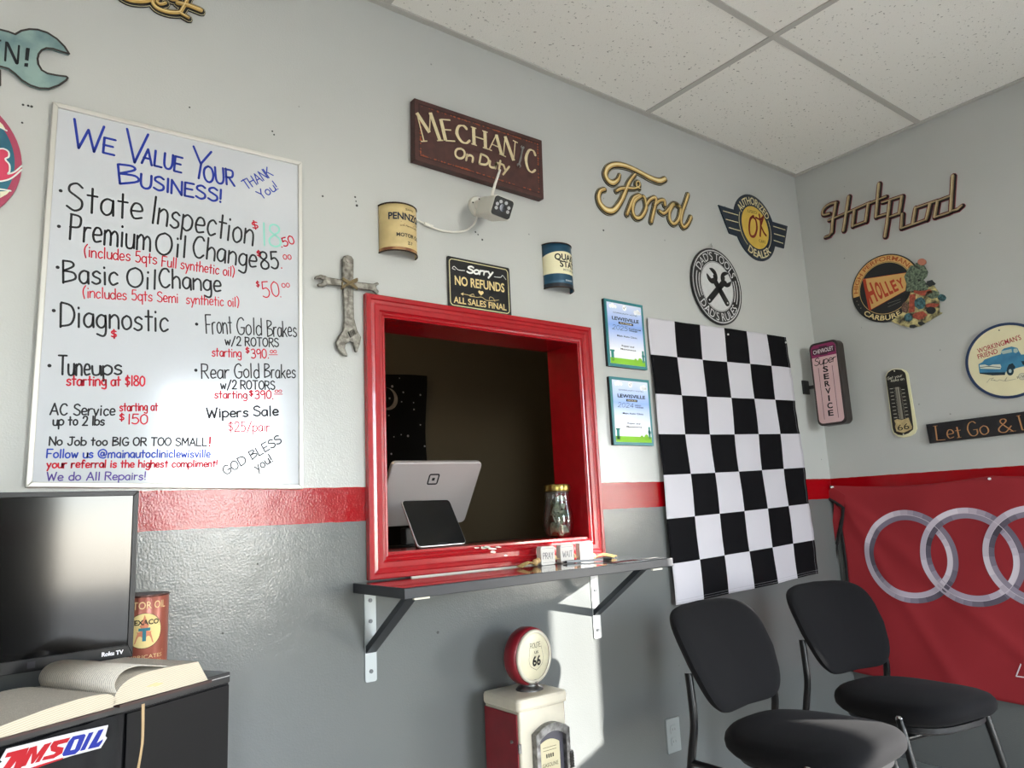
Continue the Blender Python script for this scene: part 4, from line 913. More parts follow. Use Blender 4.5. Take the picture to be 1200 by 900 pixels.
for i in range(11):
    a = i*2.4; zc = .026 + i*.0105; rr = (.020 if i else .015) if i < 6 else (.016 if i < 8 else .013)
    o = thing('banknote', 'folded banknote inside the glass tip jar', 'banknote', (jx + .010*math.cos(a), jy + .010*math.sin(a), WZ0 + zc), (random.uniform(-.5, .5), random.uniform(-.5, .5), a), group='banknotes in the jar')
    def bf(u, v): t = (u-.5)*2; return (rr*1.1*math.sin(1.8*t), .013*math.cos(2.4*t+i)-.004, (v-.5)*rr*1.5 + .004*math.sin(5*t))
    part('paper', MB().grid(bf, 14, 3), bm[i % 2], o, smooth=True, solid=.0006)

# till display and customer tablet
SIL = mat('silver_aluminium', 'b9b4b2', .38, metal=.35)
def quad_frame(bl, br, tl):                                  # local x along the base, y up the face, z out of the face
    bl, br, tl = Vector(bl), Vector(br), Vector(tl); X = (br-bl); wd = X.length; X.normalize(); Y = (tl-bl); Y -= X*Y.dot(X); ht = Y.length; Y.normalize(); Z = X.cross(Y)
    return Matrix(((X.x, Y.x, Z.x, bl.x), (X.y, Y.y, Z.y, bl.y), (X.z, Y.z, Z.z, bl.z), (0, 0, 0, 1))), wd, ht
m_, wd, ht = quad_frame((-2.215, .36, 1.086), (-1.86, .36, 1.089), (-2.241, .225, 1.291))
po = thing('till_display', 'silver back of the till screen inside the window', 'monitor'); po.matrix_world = m_
part('shell', MB().prism(rrect(0, wd, 0, ht, .016), -.018, 0), SIL, po, bevel=.004); part('screen', MB().prism(rrect(.006, wd-.006, .006, ht-.006, .01), -.02, -.018), SATIN, po)
cxp, cyp = wd*.48, ht*.74; lg = MB(); p_ = rrect(cxp-.0185, cxp+.0185, cyp-.0185, cyp+.0185, .005); lg.ribbon(p_ + [p_[0]], .0028, .0004, .0005); lg.prism(rrect(cxp-.0055, cxp+.0055, cyp-.0055, cyp+.0055, .001), .0004, .0005)
part('logo', lg, ink('17181a'), po)
stn = thing('till_stand', 'black till stand holding the silver screen', 'stand', (-2.05, .36, 1.011))
part('base', MB().prism(rrect(-.09, .09, -.10, .07, .02), 0, .012), SATIN, stn, bevel=.003)
part('neck', MB().box(-.05, .05, -.0, .04, .012, .07), SATIN, stn, bevel=.004)
m_, wd, ht = quad_frame((-2.232, .052, WZ0+.004), (-2.035, .085, WZ0+.004), (-2.262, .125, 1.168))
tb = thing('tablet', 'black tablet with silver rim propped at the left of the window', 'tablet'); tb.matrix_world = m_
part('rim', MB().prism(rrect(0, wd, 0, ht, .014), -.006, 0), mat('silver_rim', 'c9c9c9', .3, metal=.8), tb, bevel=.0015)
part('screen', MB().prism(rrect(.0028, wd-.0028, .0028, ht-.0028, .0115), 0, .0008), mat('tablet_screen', '0b0c0f', .12, var=.6, vs=12), tb)
part('home_bar', MB().prism(rrect(wd*.5-.02, wd*.5+.02, .006, .008, .0008), .0008, .0011), ink('3b3d42'), tb)
part('easel', MB().prism([(.03, -.008), (wd-.03, -.008), (wd-.05, -.09), (.05, -.09)], .0, .006).warp(lambda x, y, z: (x, z+.02, y+.0)), SATIN, tb)
part('back_case', MB().prism([(.012, .0), (.035, ht-.02), (wd-.035, ht-.02), (wd-.012, .0)], -.026, -.006), SATIN, tb)

# ================================================================== things on wall_right
LYH = [('backing', .0066, .002, .006, mat('hot_red', '8c1f30', .5), (.0014, -.0014)), ('shade', .0048, .006, .008, mat('script_black', '1b1517', .5), (.0022, -.002)), ('letters', -.0006, .008, .0105, mat('hot_tan', 'ab926c', .5, c2='85714f', vs=40), (-.0006, .0006)), ('highlight', -.0040, .0105, .0108, ink('c9b892'), (-.002, .001))]
script_sign('script_sign', 'red-edged tan script sign near the ceiling of the right wall', 'right', (.33, 2.2), on_right(950, 190, 6.316, .006),
    [(.0052, [(195, 300), (150, 310), (110, 335), (90, 368), (98, 392), (140, 382)], True), (.0068, [(190, 300), (165, 440), (158, 520)], False), (.0045, [(158, 520), (140, 545), (108, 557)], False), (.0068, [(285, 255), (262, 400), (245, 508)], False), (.0042, [(135, 432), (270, 375), (440, 300)], False),
     (.0066, [(325, 360), (312, 475)], False), (.0042, [(312, 475), (410, 440)], False), (.0066, [(410, 440), (428, 310)], False), (.0066, [(508, 160), (485, 408)], False), (.0042, [(428, 310), (560, 255)], False), (.0042, [(485, 408), (560, 385)], False),
     (.0066, [(588, 290), (568, 450), (552, 552)], False), (.0042, [(530, 300), (682, 250)], False), (.0066, [(678, 255), (658, 380)], False), (.0042, [(658, 380), (590, 405)], False), (.0060, [(680, 385), (672, 490)], False), (.0042, [(672, 492), (860, 425)], False),
     (.0066, [(778, 340), (758, 455)], False), (.0042, [(778, 340), (940, 285)], False), (.0066, [(885, 310), (858, 425)], False), (.0066, [(940, 295), (920, 408)], False), (.0042, [(935, 290), (1040, 250)], False), (.0042, [(925, 408), (1025, 375)], False), (.0066, [(1055, 102), (1038, 365)], False), (.0045, [(1035, 365), (1090, 350), (1122, 322)], False)], LYH)

# carburettor sign
ho = Hung('wall_sign', 'round black and tan carburetor sign with an engine jumble at right', 'sign', 'right', (.377, 2.045), on_right(990, 290, 9, .006))
RH = .157; TAN = mat('sign_tan', 'd3a765', .5); HB = mat('sign_charcoal', '191c1f', .45)
ho.part('plate', MB().disc((0, 0), RH, .002, .006, 64), HB)
a0 = ang((0, 0), ho.P(85, 535)); a1 = ang((0, 0), ho.P(735, 210))
ho.part('tan_band', MB().ring((0, 0), RH*.775, RH*.965, .0064, .0064, a1, a0 % (2*PI)), TAN)
ho.part('ring', MB().ring((0, 0), RH*.75, RH*.765, .0064, .0064), ink('d3b377'))
mb = MB(); arc_text(mb, 'HIGH PERFORMANC', (0, 0), RH*.81, ang((0, 0), ho.P(105, 490)) % (2*PI), ang((0, 0), ho.P(715, 235)), RH*.125, .0068, .01); ho.part('lettering', mb, ink('a8552f'))
mb = MB(); arc_text(mb, 'CARBURE', (0, 0), RH*.80, ang((0, 0), ho.P(205, 690)), ang((0, 0), ho.P(590, 690)), RH*.14, .0068, .02, True); ho.part('lettering', mb, ink('e0cf98'))
mb = MB()
for p in ((128, 568), (145, 605), (170, 640)): mb.disc(ho.P(*p), .0018, .0068, .0068, 6)
ho.part('dots', mb, ink('b9b39a'))
ho.part('pennant', MB().prism(ho.Q([(190, 335), (668, 263), (640, 455), (262, 665)]), .0066, .0072), TAN)
mb = MB(); mb.prism(ho.Q([(190, 338), (222, 334), (282, 655), (255, 665)]), .0074, .0074); mb.ribbon(ho.Q([(190, 335), (668, 263)]), .0009, .0074, .0074); mb.ribbon(ho.Q([(262, 665), (640, 455)]), .0009, .0074, .0074); ho.part('pennant_edge', mb, ink('b0432c'))
mb = MB()
for c, xa, ya, xb, yb, hp in (('H', 282, 588, 352, 556, 205), ('O', 362, 546, 414, 524, 180), ('L', 424, 520, 466, 500, 160), ('L', 474, 494, 516, 474, 145), ('E', 524, 470, 572, 446, 125), ('Y', 582, 440, 640, 412, 105)): printed(mb, c, ho.P(xa, ya), ho.P(xb, yb), ho.h(xa, ya, hp), .0074, .035, -.04)
ho.part('lettering', mb, ink('b2452d'))
mb = MB(); mb.ribbon(ho.Q([(455, 590), (590, 545)]), .0005, .0068, .0068); mb.ribbon(ho.Q([(455, 628), (590, 570)]), .0005, .0068, .0068); ho.part('speed_line', mb, ink('9a9a90'))
ho.part('base_plate', MB().prism(ho.Q([(490, 778), (600, 700), (640, 620), (700, 480), (940, 400), (990, 470), (1000, 600), (1000, 680), (1035, 690), (880, 780), (800, 830), (715, 850), (600, 825)]), .004, .009), mat('cream_patchy', 'd8cc8e', .55, c2='3a352a', vs=45))
def blob(x, y, rx, ry, n=11, j=.25): return ho.Q([(x + rx*math.cos(2*PI*i/n)*random.uniform(1-j, 1+j), y + ry*math.sin(2*PI*i/n)*random.uniform(1-j, 1+j)) for i in range(n)])
GG = mat('jumble_green', '7d8f76', .6, c2='2c3a33', vs=110); RR = mat('jumble_red', 'b4573f', .6, c2='7c3a2c', vs=90); BB = mat('jumble_blue', '4a7a80', .6, c2='1c3036', vs=90); KK = mat('jumble_dark', '23282a', .6)
for nm, q, z, m in (('intake_stack', blob(710, 350, 75, 150), .0095, GG), ('intake_stack', blob(800, 260, 70, 100), .011, GG), ('intake_stack', blob(810, 410, 80, 60), .012, GG), ('knob', blob(820, 155, 46, 36, 16, .03), .0125, mat('jumble_pink', 'b4755e', .6)), ('red_pipe', ho.Q([(690, 500), (750, 490), (740, 680), (680, 690)]), .012, RR), ('red_body', blob(830, 470, 90, 40), .0115, RR),
        ('wheel', blob(800, 590, 58, 62, 14, .1), .0125, BB), ('wheel', blob(915, 665, 50, 42, 12, .1), .0125, KK), ('headlamp', blob(1030, 530, 42, 38, 12, .1), .012, BB), ('frame_rail', blob(930, 610, 80, 25), .011, RR), ('fender', blob(930, 500, 70, 45), .0115, GG), ('wheel', blob(675, 740, 45, 45, 12, .1), .0125, BB), ('axle', blob(790, 715, 80, 40), .011, RR), ('grille', blob(640, 640, 35, 60), .0115, mat('jumble_brown', '8a6a58', .7, c2='3c2c26', vs=150)), ('dark_edge', blob(910, 380, 50, 32), .0122, KK), ('dark_foot', blob(720, 835, 40, 18), .0112, KK), ('dark_foot', blob(810, 800, 38, 20), .0112, KK)):
    ho.part(nm, MB().prism(q, .0085, z), m)

# round truck sign
wk = Hung('wall_sign', "round cream sign with blue rim and a blue pickup truck", 'sign', 'right', (.8118, 1.624), on_right(1130, 370, 9, .006))
wk.part('rim', MB().ring((0, 0), .1425, .153, .002, .0085, n=64), mat('rim_navy', '24395c', .35), bevel=.001)
wk.part('face', MB().disc((0, 0), .1435, .002, .0055, 64), mat('sign_cream', 'e3dcb6', .45, var=.06, vs=10))
mb = MB(); printed(mb, "WORKINGMAN'S", wk.P(148, 398), wk.P(604, 250), wk.h(350, 330, 52), .006, .01); printed(mb, 'FRIEND', wk.P(150, 458), wk.P(358, 394), wk.h(250, 430, 50), .006, .01); wk.part('lettering', mb, ink('a83440'))
wk.part('nail_hole', MB().disc(wk.P(367, 153), .0028, .0056, .0058, 12), hole)
TK = mat('truck_blue', '3f87a8', .5, c2='2f6f92', vs=20)
wk.part('truck_body', MB().prism(wk.Q([(150, 512), (190, 490), (215, 462), (300, 430), (385, 405), (395, 365), (420, 345), (500, 325), (560, 340), (575, 370), (600, 410), (660, 405), (800, 400), (800, 500), (690, 510), (640, 530), (540, 555), (520, 570), (440, 590), (430, 610), (160, 600)]), .0056, .0064), TK)
mb = MB().prism(wk.Q([(380, 385), (400, 370), (498, 350), (505, 385), (410, 405)]), .0066, .0066); mb.prism(wk.Q([(520, 350), (555, 345), (570, 375), (545, 395), (520, 385)]), .0066, .0066); wk.part('truck_window', mb, ink('a8bcb4'))
mb = MB().prism(wk.Q([(160, 520), (220, 515), (260, 530), (300, 515), (380, 512), (392, 540), (380, 565), (170, 558)]), .0066, .0066); wk.part('grille', mb, ink('cfd8c8'))
mb = MB(); mb.ribbon(wk.Q([(170, 545), (260, 535), (380, 545)]), .0012, .0068, .0068); mb.prism(wk.Q([(162, 600), (430, 596), (432, 625), (300, 630), (165, 612)]), .0066, .0066); mb.prism(wk.Q([(450, 560), (470, 515), (510, 500), (540, 540), (530, 560)]), .0066, .0066); mb.prism(wk.Q([(600, 480), (700, 470), (720, 520), (620, 520)]), .0066, .0066); wk.part('dark_print', mb, ink('20343f'))
for x, y in ((485, 585), (680, 525)): wk.part('wheel', MB().prism(wk.Q([(x + 38*math.cos(2*PI*i/20), y + 46*math.sin(2*PI*i/20)) for i in range(20)]), .0066, .0070), ink('1f3a45')); wk.part('hubcap', MB().prism(wk.Q([(x + 16*math.cos(2*PI*i/14), y - 2 + 20*math.sin(2*PI*i/14)) for i in range(14)]), .007, .0072), ink('a9bfc2'))
mb = MB(); mb.ribbon(wk.Q([(238, 705), (270, 665), (310, 655), (280, 680), (330, 685), (310, 675), (345, 690), (370, 675), (420, 688), (450, 650), (430, 690), (540, 668)]), .0007, .006, .006); wk.part('script', mb, ink('8f8a78'))
wk.part('badge', MB().ring(wk.P(612, 640), .0125, .0138, .0056, .006, n=28), ink('8f8a78')); wk.part('badge_face', MB().disc(wk.P(612, 640), .0125, .0056, .0058, 28), ink('c9c6ae'))
mb = MB(); printed(mb, 'F-V8', wk.P(560, 665), wk.P(668, 640), .009, .0061, 0); wk.part('lettering', mb, ink('6a6a60'))

# Let Go sign
lg_ = Hung('wall_sign', 'long black board reading Let Go & Let God at right edge', 'sign', 'right', (.98, 1.36), on_right(1080, 340, 4.5, .014))
a_, b_, c_ = lg_.P(22, 708), lg_.P(42, 808), lg_.P(540, 640); d_ = Vector((c_[0]-a_[0], c_[1]-a_[1])).normalized(); L_ = .68
q = [b_, (b_[0]+d_.x*L_, b_[1]+d_.y*L_), (a_[0]+d_.x*L_, a_[1]+d_.y*L_), a_]
lg_.part('board', MB().prism(q, .002, .014), mat('board_black', '17181c', .5, var=.3, vs=40), bevel=.001)
mb = MB()
for t, xa, ya, xb, yb, hp in (('L', 82, 792, 126, 788, 76), ('e', 138, 784, 172, 780, 76), ('t', 184, 779, 212, 775, 62), ('G', 250, 772, 298, 766, 76), ('o', 312, 764, 356, 758, 76), ('&', 408, 752, 482, 744, 70), ('L', 532, 738, 574, 730, 78)): hand(mb, t, lg_.P(xa, ya), lg_.P(xb, yb), lg_.h(xa, ya, hp), .0028, .0144, 0, 0, nib=.4, serif=True)
o_ = lg_.P(532, 738)
for i, t in enumerate('et God'):
    if t != ' ': x = o_[0] + .055 + i*.04; y = o_[1] + (x-o_[0])*d_.y/d_.x; hand(mb, t, (x, y), (x+.026, y+.001), .046, .0028, .0144, 0, 0, nib=.4, serif=True)
lg_.part('lettering', mb, ink('b9875c'))

# thermometer
th = Hung('wall_thermometer', 'narrow black and cream thermometer with route shield below', 'thermometer', 'right', (.262, 1.502), on_right(1020, 420, 9, .010))
outer = [(155, 190), (175, 145), (220, 115), (270, 105), (330, 112), (375, 130), (395, 160), (420, 320), (455, 520), (490, 740), (470, 790), (420, 820), (350, 835), (290, 825), (240, 790), (222, 740), (190, 460)]
th.part('cream_plate', MB().prism(th.Q(outer), .003, .008), mat('thermo_cream', 'ddd9b0', .35), bevel=.0015)
inner = [(163, 195), (185, 150), (225, 122), (270, 115), (325, 120), (362, 148), (372, 175), (395, 330), (425, 520), (450, 715), (448, 750), (400, 790), (340, 812), (290, 805), (250, 780), (235, 740), (200, 460)]
th.part('face', MB().prism(th.Q(inner), .008, .0095), mat('thermo_black', '22211c', .35))
th.part('tube', MB().prism(th.Q([(262, 305), (300, 302), (348, 640), (312, 645)]), .0095, .0115), mat('thermo_tube', '8a867a', .25)); th.part('mercury', MB().ribbon(th.Q([(284, 320), (322, 640)]), .0009, .0117, .0122), ink('3a3630'))
th.part('shield', MB().prism(th.Q([(252, 655), (280, 640), (330, 650), (400, 625), (410, 650), (438, 720), (435, 745), (350, 785), (275, 770), (262, 720), (268, 690)]), .0095, .0105), mat('shield_tan', 'c2ad7c', .5, var=.3, vs=60))
mb = MB(); printed(mb, '66', th.P(292, 765), th.P(414, 742), th.h(340, 750, 62), .0108, .0); th.part('lettering', mb, ink('1c1c18'))
mb = MB(); hand(mb, 'Get your', th.P(178, 228), th.P(335, 190), th.h(200, 220, 28), .0009, .0098, .2, 0); hand(mb, 'kicks on', th.P(218, 248), th.P(352, 226), th.h(250, 240, 26), .0009, .0098, .2, 0)
for i in range(9): y = 322 + i*38; mb.ribbon(th.Q([(206+i*5.5, y), (236+i*5.5, y-3)]), .0011, .0098, .0098); mb.ribbon(th.Q([(332+i*5.8, y+8), (358+i*5.8, y+5)]), .0011, .0098, .0098)
for i in range(26): y = 310 + i*12.6; mb.ribbon(th.Q([(248+i*2.0, y), (256+i*2, y-1)]), .0004, .0098, .0098); mb.ribbon(th.Q([(312+i*2.0, y), (320+i*2, y-1)]), .0004, .0098, .0098)
th.part('lettering', mb, ink('cfcdbb'))
for p in ((253, 133), (348, 800)): th.part('rivet', MB().ring(th.P(*p), .0012, .003, .0097, .0105, n=12), ink('dedbc6'))

# projecting light box sign
sv = thing('sign_box', 'small pink-faced box sign reading Super SERVICE projecting beside the corner', 'sign', (-.13, -.13, 1.637), (PI/2, 0, -PI/2))   # local x towards the viewer, y up, z towards -x
part('box', MB().prism(rrect(-.071, .071, -.195, .195, .026), -.028, .028), mat('box_brown', '2b2422', .4), sv, bevel=.004)
part('face', MB().prism(rrect(-.061, .061, -.184, .184, .02), .028, .0285), mat('face_pink', 'd6b4b4', .4, var=.08, vs=8), sv)
fz = .0288
hd = [p for p in rrect(-.061, .061, -.184, .184, .02) if p[1] > .12]; part('header', MB().prism([(.061, .125)] + hd + [(-.061, .125)], fz, fz), ink('8a2f5c'), sv)
mb = MB(); printed(mb, 'CHEVROLET', (-.05, .142), (.05, .146), .018, fz+.0006, .008); part('lettering', mb, ink('e8e0e0'), sv)
mb = MB().prism([(-.056, .138), (-.02, .138), (-.02, .132), (.02, .132), (.02, .138), (.056, .138), (.056, .168), (.02, .168), (.02, .174), (-.02, .174), (-.02, .168), (-.056, .168)], fz+.0003, fz+.0003); part('bow_tie', mb, ink('4a2a3a'), sv)
mb = MB(); hand(mb, 'Super', (-.052, .088), (.052, .092), .034, .0018, fz, .25, 0, gap=.9)
for i, c in enumerate('SERVICE'): y = .052 - i*.034; printed(mb, c, (-.013 if c != 'I' else -.004, y), (.013 if c != 'I' else .004, y), .025, fz, .03)
part('lettering', mb, ink('1c1618'), sv)
mb = MB()
for x in (-.034, .034): mb.ribbon([(x, .075), (x, -.165)], .0012, fz, fz)
part('stripe', mb, ink('6a4a54'), sv)
part('arm', MB().box(-.107, -.07, -.012, .004, -.008, .008), BLACKM, sv)
part('wall_plate', MB().prism(rrect(-.026, .026, -.033, .033, .003), -.13, -.1245).warp(lambda a, c, z: (z+.002, c-.0, a)), BLACKM, sv)

# red banner with four rings
FRED = mat('banner_red', '911b24', .75, bump=.25, bs=300); FBLK = mat('banner_hem', '1b1719', .8)
ab = Hung('banner', 'red cloth banner with four silver linked rings on the right wall', 'banner', 'right', (.69, .78), on_right(0, 0, 1, .01))
T0, T1 = (.012-.69, 1.172-.78), (1.375-.69, 1.172-.78); B0, B1 = (.012-.69, .335-.78), (1.375-.69, .262-.78)
def banf(u, v, dz=0):
    a = lerp(B0, B1, u); b = lerp(T0, T1, u); p = lerp(a, b, v); sagx = abs(math.sin(PI*u*2)); 
    z = .012 + .0035*math.sin(9*u+4*v) + .0022*math.sin(26*u-7*v) + .004*math.exp(-((u-.25-.25*(1-v))/.06)**2)*(v**2) + .006*math.exp(-((u*1.35+(v-1)*.9+.02)/.05)**2) + .006*math.exp(-((u*1.0+(v-1)*.35+.01)/.03)**2)
    z += .02*(1-v)*(.5+.5*math.sin(5*u+.5))
    return (p[0] + .03*math.sin(PI*min(1, (1-v)*1.2))*max(0, 1-u*6) , p[1] - .020*sagx*v, z + dz)
ab.part('cloth', MB().grid(banf, 120, 70), FRED, smooth=True, solid=.0007)
for k, pts in enumerate((((0, .995), (0, .75), (0, .35), (0, 0)),)):
    mb = MB(); n = 30
    mb.grid(lambda s, t: (lambda q: (q[0]-.008+.012*s, q[1], q[2]+.002))(banf(0, t)), 1, 30); ab.part('hem', mb, FBLK, smooth=True, solid=.0006)
def onban(p, dz):
    u = (p[0]-T0[0])/(T1[0]-T0[0]); bot = B0[1]+(B1[1]-B0[1])*u; v = (p[1]-bot)/(T0[1]-bot); q = banf(u, v); return (p[0], p[1], q[2]+dz)
RL = mat('ring_light', 'a99fab', .6); RDk = mat('ring_dark', '56505f', .6, c2='8a8190', vs=4); RK = ink('2f2a33'); RWt = ink('d8d0d8')
def ringm(t):                                                    # printed chrome shading of the ring artwork
    pass
RM_ = []
for i, cc in enumerate(('4a4450', '5c5664', '6e6776', '807888', '938a9a', 'a69cab', 'b8adbb', 'c9bfcb', 'd8cfd9')): RM_.append(ink(cc))
rc = [ab.P(1062, 652)]; 
cA = [circ3(ab.P(1014, 648), ab.P(1062, 597), ab.P(1066, 706)), circ3(ab.P(1081, 654), ab.P(1130, 595), ab.P(1142, 709))]
c0, r0 = cA[0]; c1, r1 = cA[1]; rr_ = (r0+r1)/2; step = c1[0]-c0[0]; dyy = (c1[1]-c0[1])
for k in range(4):
    c = (c0[0]+step*k, c0[1]+dyy*k*.5); n = 144; mb = MB()
    for lane, (ra, rb) in enumerate(((.89, 1.0), (.78, .89))):
        for i in range(n):
            a = 2*PI*i/n; am = a + PI/n; b = 2*PI*(i+1)/n
            sh_ = math.cos(am - R_(150)) * (1 if lane == 0 else -1)*.8 + .35*math.cos(3*am+k) 
            mb.k = max(0, min(8, int(5.0 + 3.6*sh_)))
            mb.add([onban((c[0]+rr_*ra*math.cos(a), c[1]+rr_*ra*math.sin(a)), .0016+.0002*k), onban((c[0]+rr_*rb*math.cos(a), c[1]+rr_*rb*math.sin(a)), .0016+.0002*k), onban((c[0]+rr_*rb*math.cos(b), c[1]+rr_*rb*math.sin(b)), .0016+.0002*k), onban((c[0]+rr_*ra*math.cos(b), c[1]+rr_*ra*math.sin(b)), .0016+.0002*k)], [(0, 1, 2, 3)])
    ab.part('ring_print', mb, RM_)
    mb = MB()
    for i in range(n):
        a = 2*PI*i/n; b = 2*PI*(i+1)/n; ra, rb = .884, .894
        mb.add([onban((c[0]+rr_*q*math.cos(t), c[1]+rr_*q*math.sin(t)), .0026) for q, t in ((ra, a), (rb, a), (rb, b), (ra, b))], [(0, 1, 2, 3)])
    ab.part('ring_line', mb, ink('cfc6d0'))
mb = MB(); hx0 = ab.P(1192, 792)
def letline(pts):
    b = len(mb.v); mb.ribbon(pts, .0022, 0, 0); mb.warp(lambda x, y, z: onban((x, y), .0018), b)
ox, oy = hx0; lh = .115
letline([(ox, oy), (ox+.055, oy+lh), (ox+.085, oy+lh), (ox+.14, oy), (ox+.108, oy), (ox+.07, oy+lh*.8), (ox+.032, oy), (ox, oy)])
letline([(ox+.165, oy+lh*.75), (ox+.165, oy+.02), (ox+.19, oy), (ox+.24, oy), (ox+.24, oy+lh*.75), (ox+.212, oy+lh*.75), (ox+.212, oy+.02), (ox+.193, oy+.022), (ox+.193, oy+lh*.75), (ox+.165, oy+lh*.75)])
letline([(ox+.27, oy), (ox+.27, oy+lh*.75), (ox+.32, oy+lh*.75), (ox+.32, oy+lh), (ox+.345, oy+lh), (ox+.345, oy), (ox+.27, oy)])
letline([(ox+.375, oy), (ox+.375, oy+lh*.75), (ox+.4, oy+lh*.75), (ox+.4, oy), (ox+.375, oy)])
ab.part('letter_outline', mb, ink('d8ccd0'))
# loose tie straps at the top left corner of the banner
st_ = lambda px, py, o: (*on_right(0, 0, 1, o)(px, py), o)
def stp(px, py, o): u, v = on_right(0, 0, 1, o)(px, py); return (u-.69, v-.78, o)
mb = MB()
for pts, wd in (([stp(967, 583, .035), stp(978, 588, .034), stp(988, 595, .032)], .006), ([stp(969, 584, .035), stp(972, 610, .03), stp(975, 640, .028)], .004), ([stp(988, 594, .032), stp(986, 615, .032), stp(981, 638, .028)], .008), ([stp(981, 638, .028), stp(980, 665, .02), stp(979, 690, .016)], .004)):
    b = len(mb.v); mb.tube(pts, wd, 6, smooth=4, sq=.25)
ab.part('tie_strap', mb, FBLK)
ab.part('corner_fold', MB().prism([stp(974, 570, .03)[:2], stp(966, 584, .03)[:2], stp(988, 594, .03)[:2], stp(990, 580, .03)[:2]], .026, .028), FRED)
ab.part('strap_fold', MB().prism([stp(977, 590, .03)[:2], stp(974, 620, .03)[:2], stp(977, 638, .03)[:2], stp(985, 600, .03)[:2]], .022, .024), FRED)
for p in ((977, 571), (1161, 561)): q = ab.P(*p); ab.part('pushpin', MB().lathe([(.005, .012), (.005, .02), (.002, .03)], 10, (q[0], q[1], .006)), MATS['pin_white'])

# ================================================================== things on the floor
def stand(root, z_lim, soft=0):      # set the thing down on the floor, its upper parts keeping their height
    seen = set()
    for c in root.children_recursive:
        if c.type != 'MESH' or c.data.name in seen: continue
        seen.add(c.data.name)
        for v in c.data.vertices: v.co.z += -FZ * (min(1, max(0, v.co.z/z_lim)) if soft else (v.co.z > z_lim))
    root.location.z = FZ
# model petrol pump standing against the wall
gp = thing('gas_pump', 'cream and red retro gas pump model with Route 66 globe', 'gas pump', (-2.0, -.128, 0))
PC = mat('pump_cream', 'cfc8b6', .38, var=.12, vs=14); PR = mat('pump_red', '7c1420', .35, var=.15, vs=20); PS = mat('pump_silver', '8a8a8a', .38, metal=.85, c2='5b5a58', vs=60, bump=.3, bs=120)
zt = .578
part('body', MB().prism(rrect(-.082, .082, -.082, .08, .006), .03, zt), PC, gp, bevel=.002)
for s in (-1, 1):
    p_ = part('side_panel', MB().prism([(-.074, .04), (.076, .04), (.076, zt-.006), (-.074, zt-.006)], .0825, .087).warp(lambda a, c, z, s=s: (s*z, a, c)), PR, gp, bevel=.0015)
    if s < 0: part('knob', MB().lathe([(.0045, 0), (.0045, .004), (.002, .006)], 12, (0, 0, 0)).warp(lambda a, c, z: (-.087-z, -.052+a, .500+c)), PS, p_); part('hinge', MB().box(-.0885, -.080, -.0835, -.079, .475, .498), PS, p_)
part('top_slab', MB().prism(rrect(-.090, .090, -.09, .083, .014), zt, zt+.034), PC, gp, bevel=.009)
part('foot', MB().prism(rrect(-.10, .10, -.10, .085, .01), 0, .03), PR, gp, bevel=.003)
part('globe_base', MB().lathe([(.040, 0), (.040, .006), (.034, .012), (.025, .016), (.024, .021), (.028, .027), (.022, .034), (.014, .038)], 28, (.016, -.008, zt+.030)), PS, gp, smooth=50)
gc = (.018, -.008, zt+.034+.092); yw = R_(10)
def gw(x, y, z): return (gc[0] + x*math.cos(yw) + z*math.sin(yw), gc[1] + x*math.sin(yw) - z*math.cos(yw), gc[2] + y)
part('globe_shell', MB().lathe([(.001, -.034), (.06, -.034), (.074, -.030), (.080, -.02), (.081, 0), (.079, .014), (.073, .018)], 48).warp(gw), PR, gp, smooth=50)
part('globe_bezel', MB().lathe([(.064, .012), (.072, .016), (.0745, .021), (.072, .026), (.066, .0275), (.0635, .025)], 48, capb=False).warp(gw), PC, gp, smooth=60)
part('globe_face', MB().lathe([(.0005, .030), (.03, .029), (.05, .0265), (.065, .022)], 48, capb=False).warp(gw), mat('globe_cream', 'd6cfb2', .35, var=.1, vs=30), gp, smooth=60)
def dz(x, y): return .0305 - (x*x+y*y)*2.0
mb = MB(); mb.ring((0, 0), .0545, .0551, 0, 0); 
shd = [(0, .043), (.010, .040), (.022, .044), (.030, .036), (.026, .026), (.028, .012), (.031, -.006), (.026, -.022), (.012, -.031), (0, -.037)]
pts = shd + [(-x, y) for x, y in shd[::-1]]; mb.ribbon(spline(pts, 3), .00045, 0, 0); mb.ribbon([(-.026, .020), (.026, .020)], .00045, 0, 0)
part('shield_line', mb.warp(lambda x, y, z: gw(x, y, dz(x, y)+.0004)), ink('3a3833'), gp)
mb = MB(); hand(mb, 'ROUTE', (-.022, .025), (.022, .025), .013, .0007, 0, 0, 0); printed(mb, 'US', (-.0085, .009), (.0085, .009), .0065, 0, .02); printed(mb, '66', (-.018, -.024), (.018, -.024), .026, 0, .03)
part('lettering', mb.warp(lambda x, y, z: gw(x, y, dz(x, y)+.0008)), ink('1b1a18'), gp)
def fr(mb): return mb.warp(lambda x, y, z: (x, -.082 - z, y))
def arch(w, y0, y1, rise, n=10): return [(-w, y0), (w, y0)] + [(w - 2*w*i/n, y1 + rise*(1-(2*i/n-1)**2)) for i in range(n+1)]
d = part('door_frame', fr(MB()), PS, gp); bpy.data.objects.remove(d)
o_ = arch(.060, .14, .515, .022); i_ = arch(.047, .155, .498, .018); mb = MB(); n_ = len(o_)
vs = [(x, y, 0) for x, y in o_] + [(x, y, .02) for x, y in o_] + [(x, y, .02) for x, y in i_] + [(x, y, .004) for x, y in i_]
mb.add(vs, [(k*n_+i, k*n_+(i+1) % n_, (k+1)*n_+(i+1) % n_, (k+1)*n_+i) for k in range(3) for i in range(n_)]); door = part('door_frame', fr(mb).warp(lambda x, y, z: (x+.018, y, z)), PS, gp, smooth=30)
part('door_window', fr(MB().prism(i_, .004, .005)).warp(lambda x, y, z: (x+.018, y, z)), mat('window_shadow', '4c4a52', .2), door)
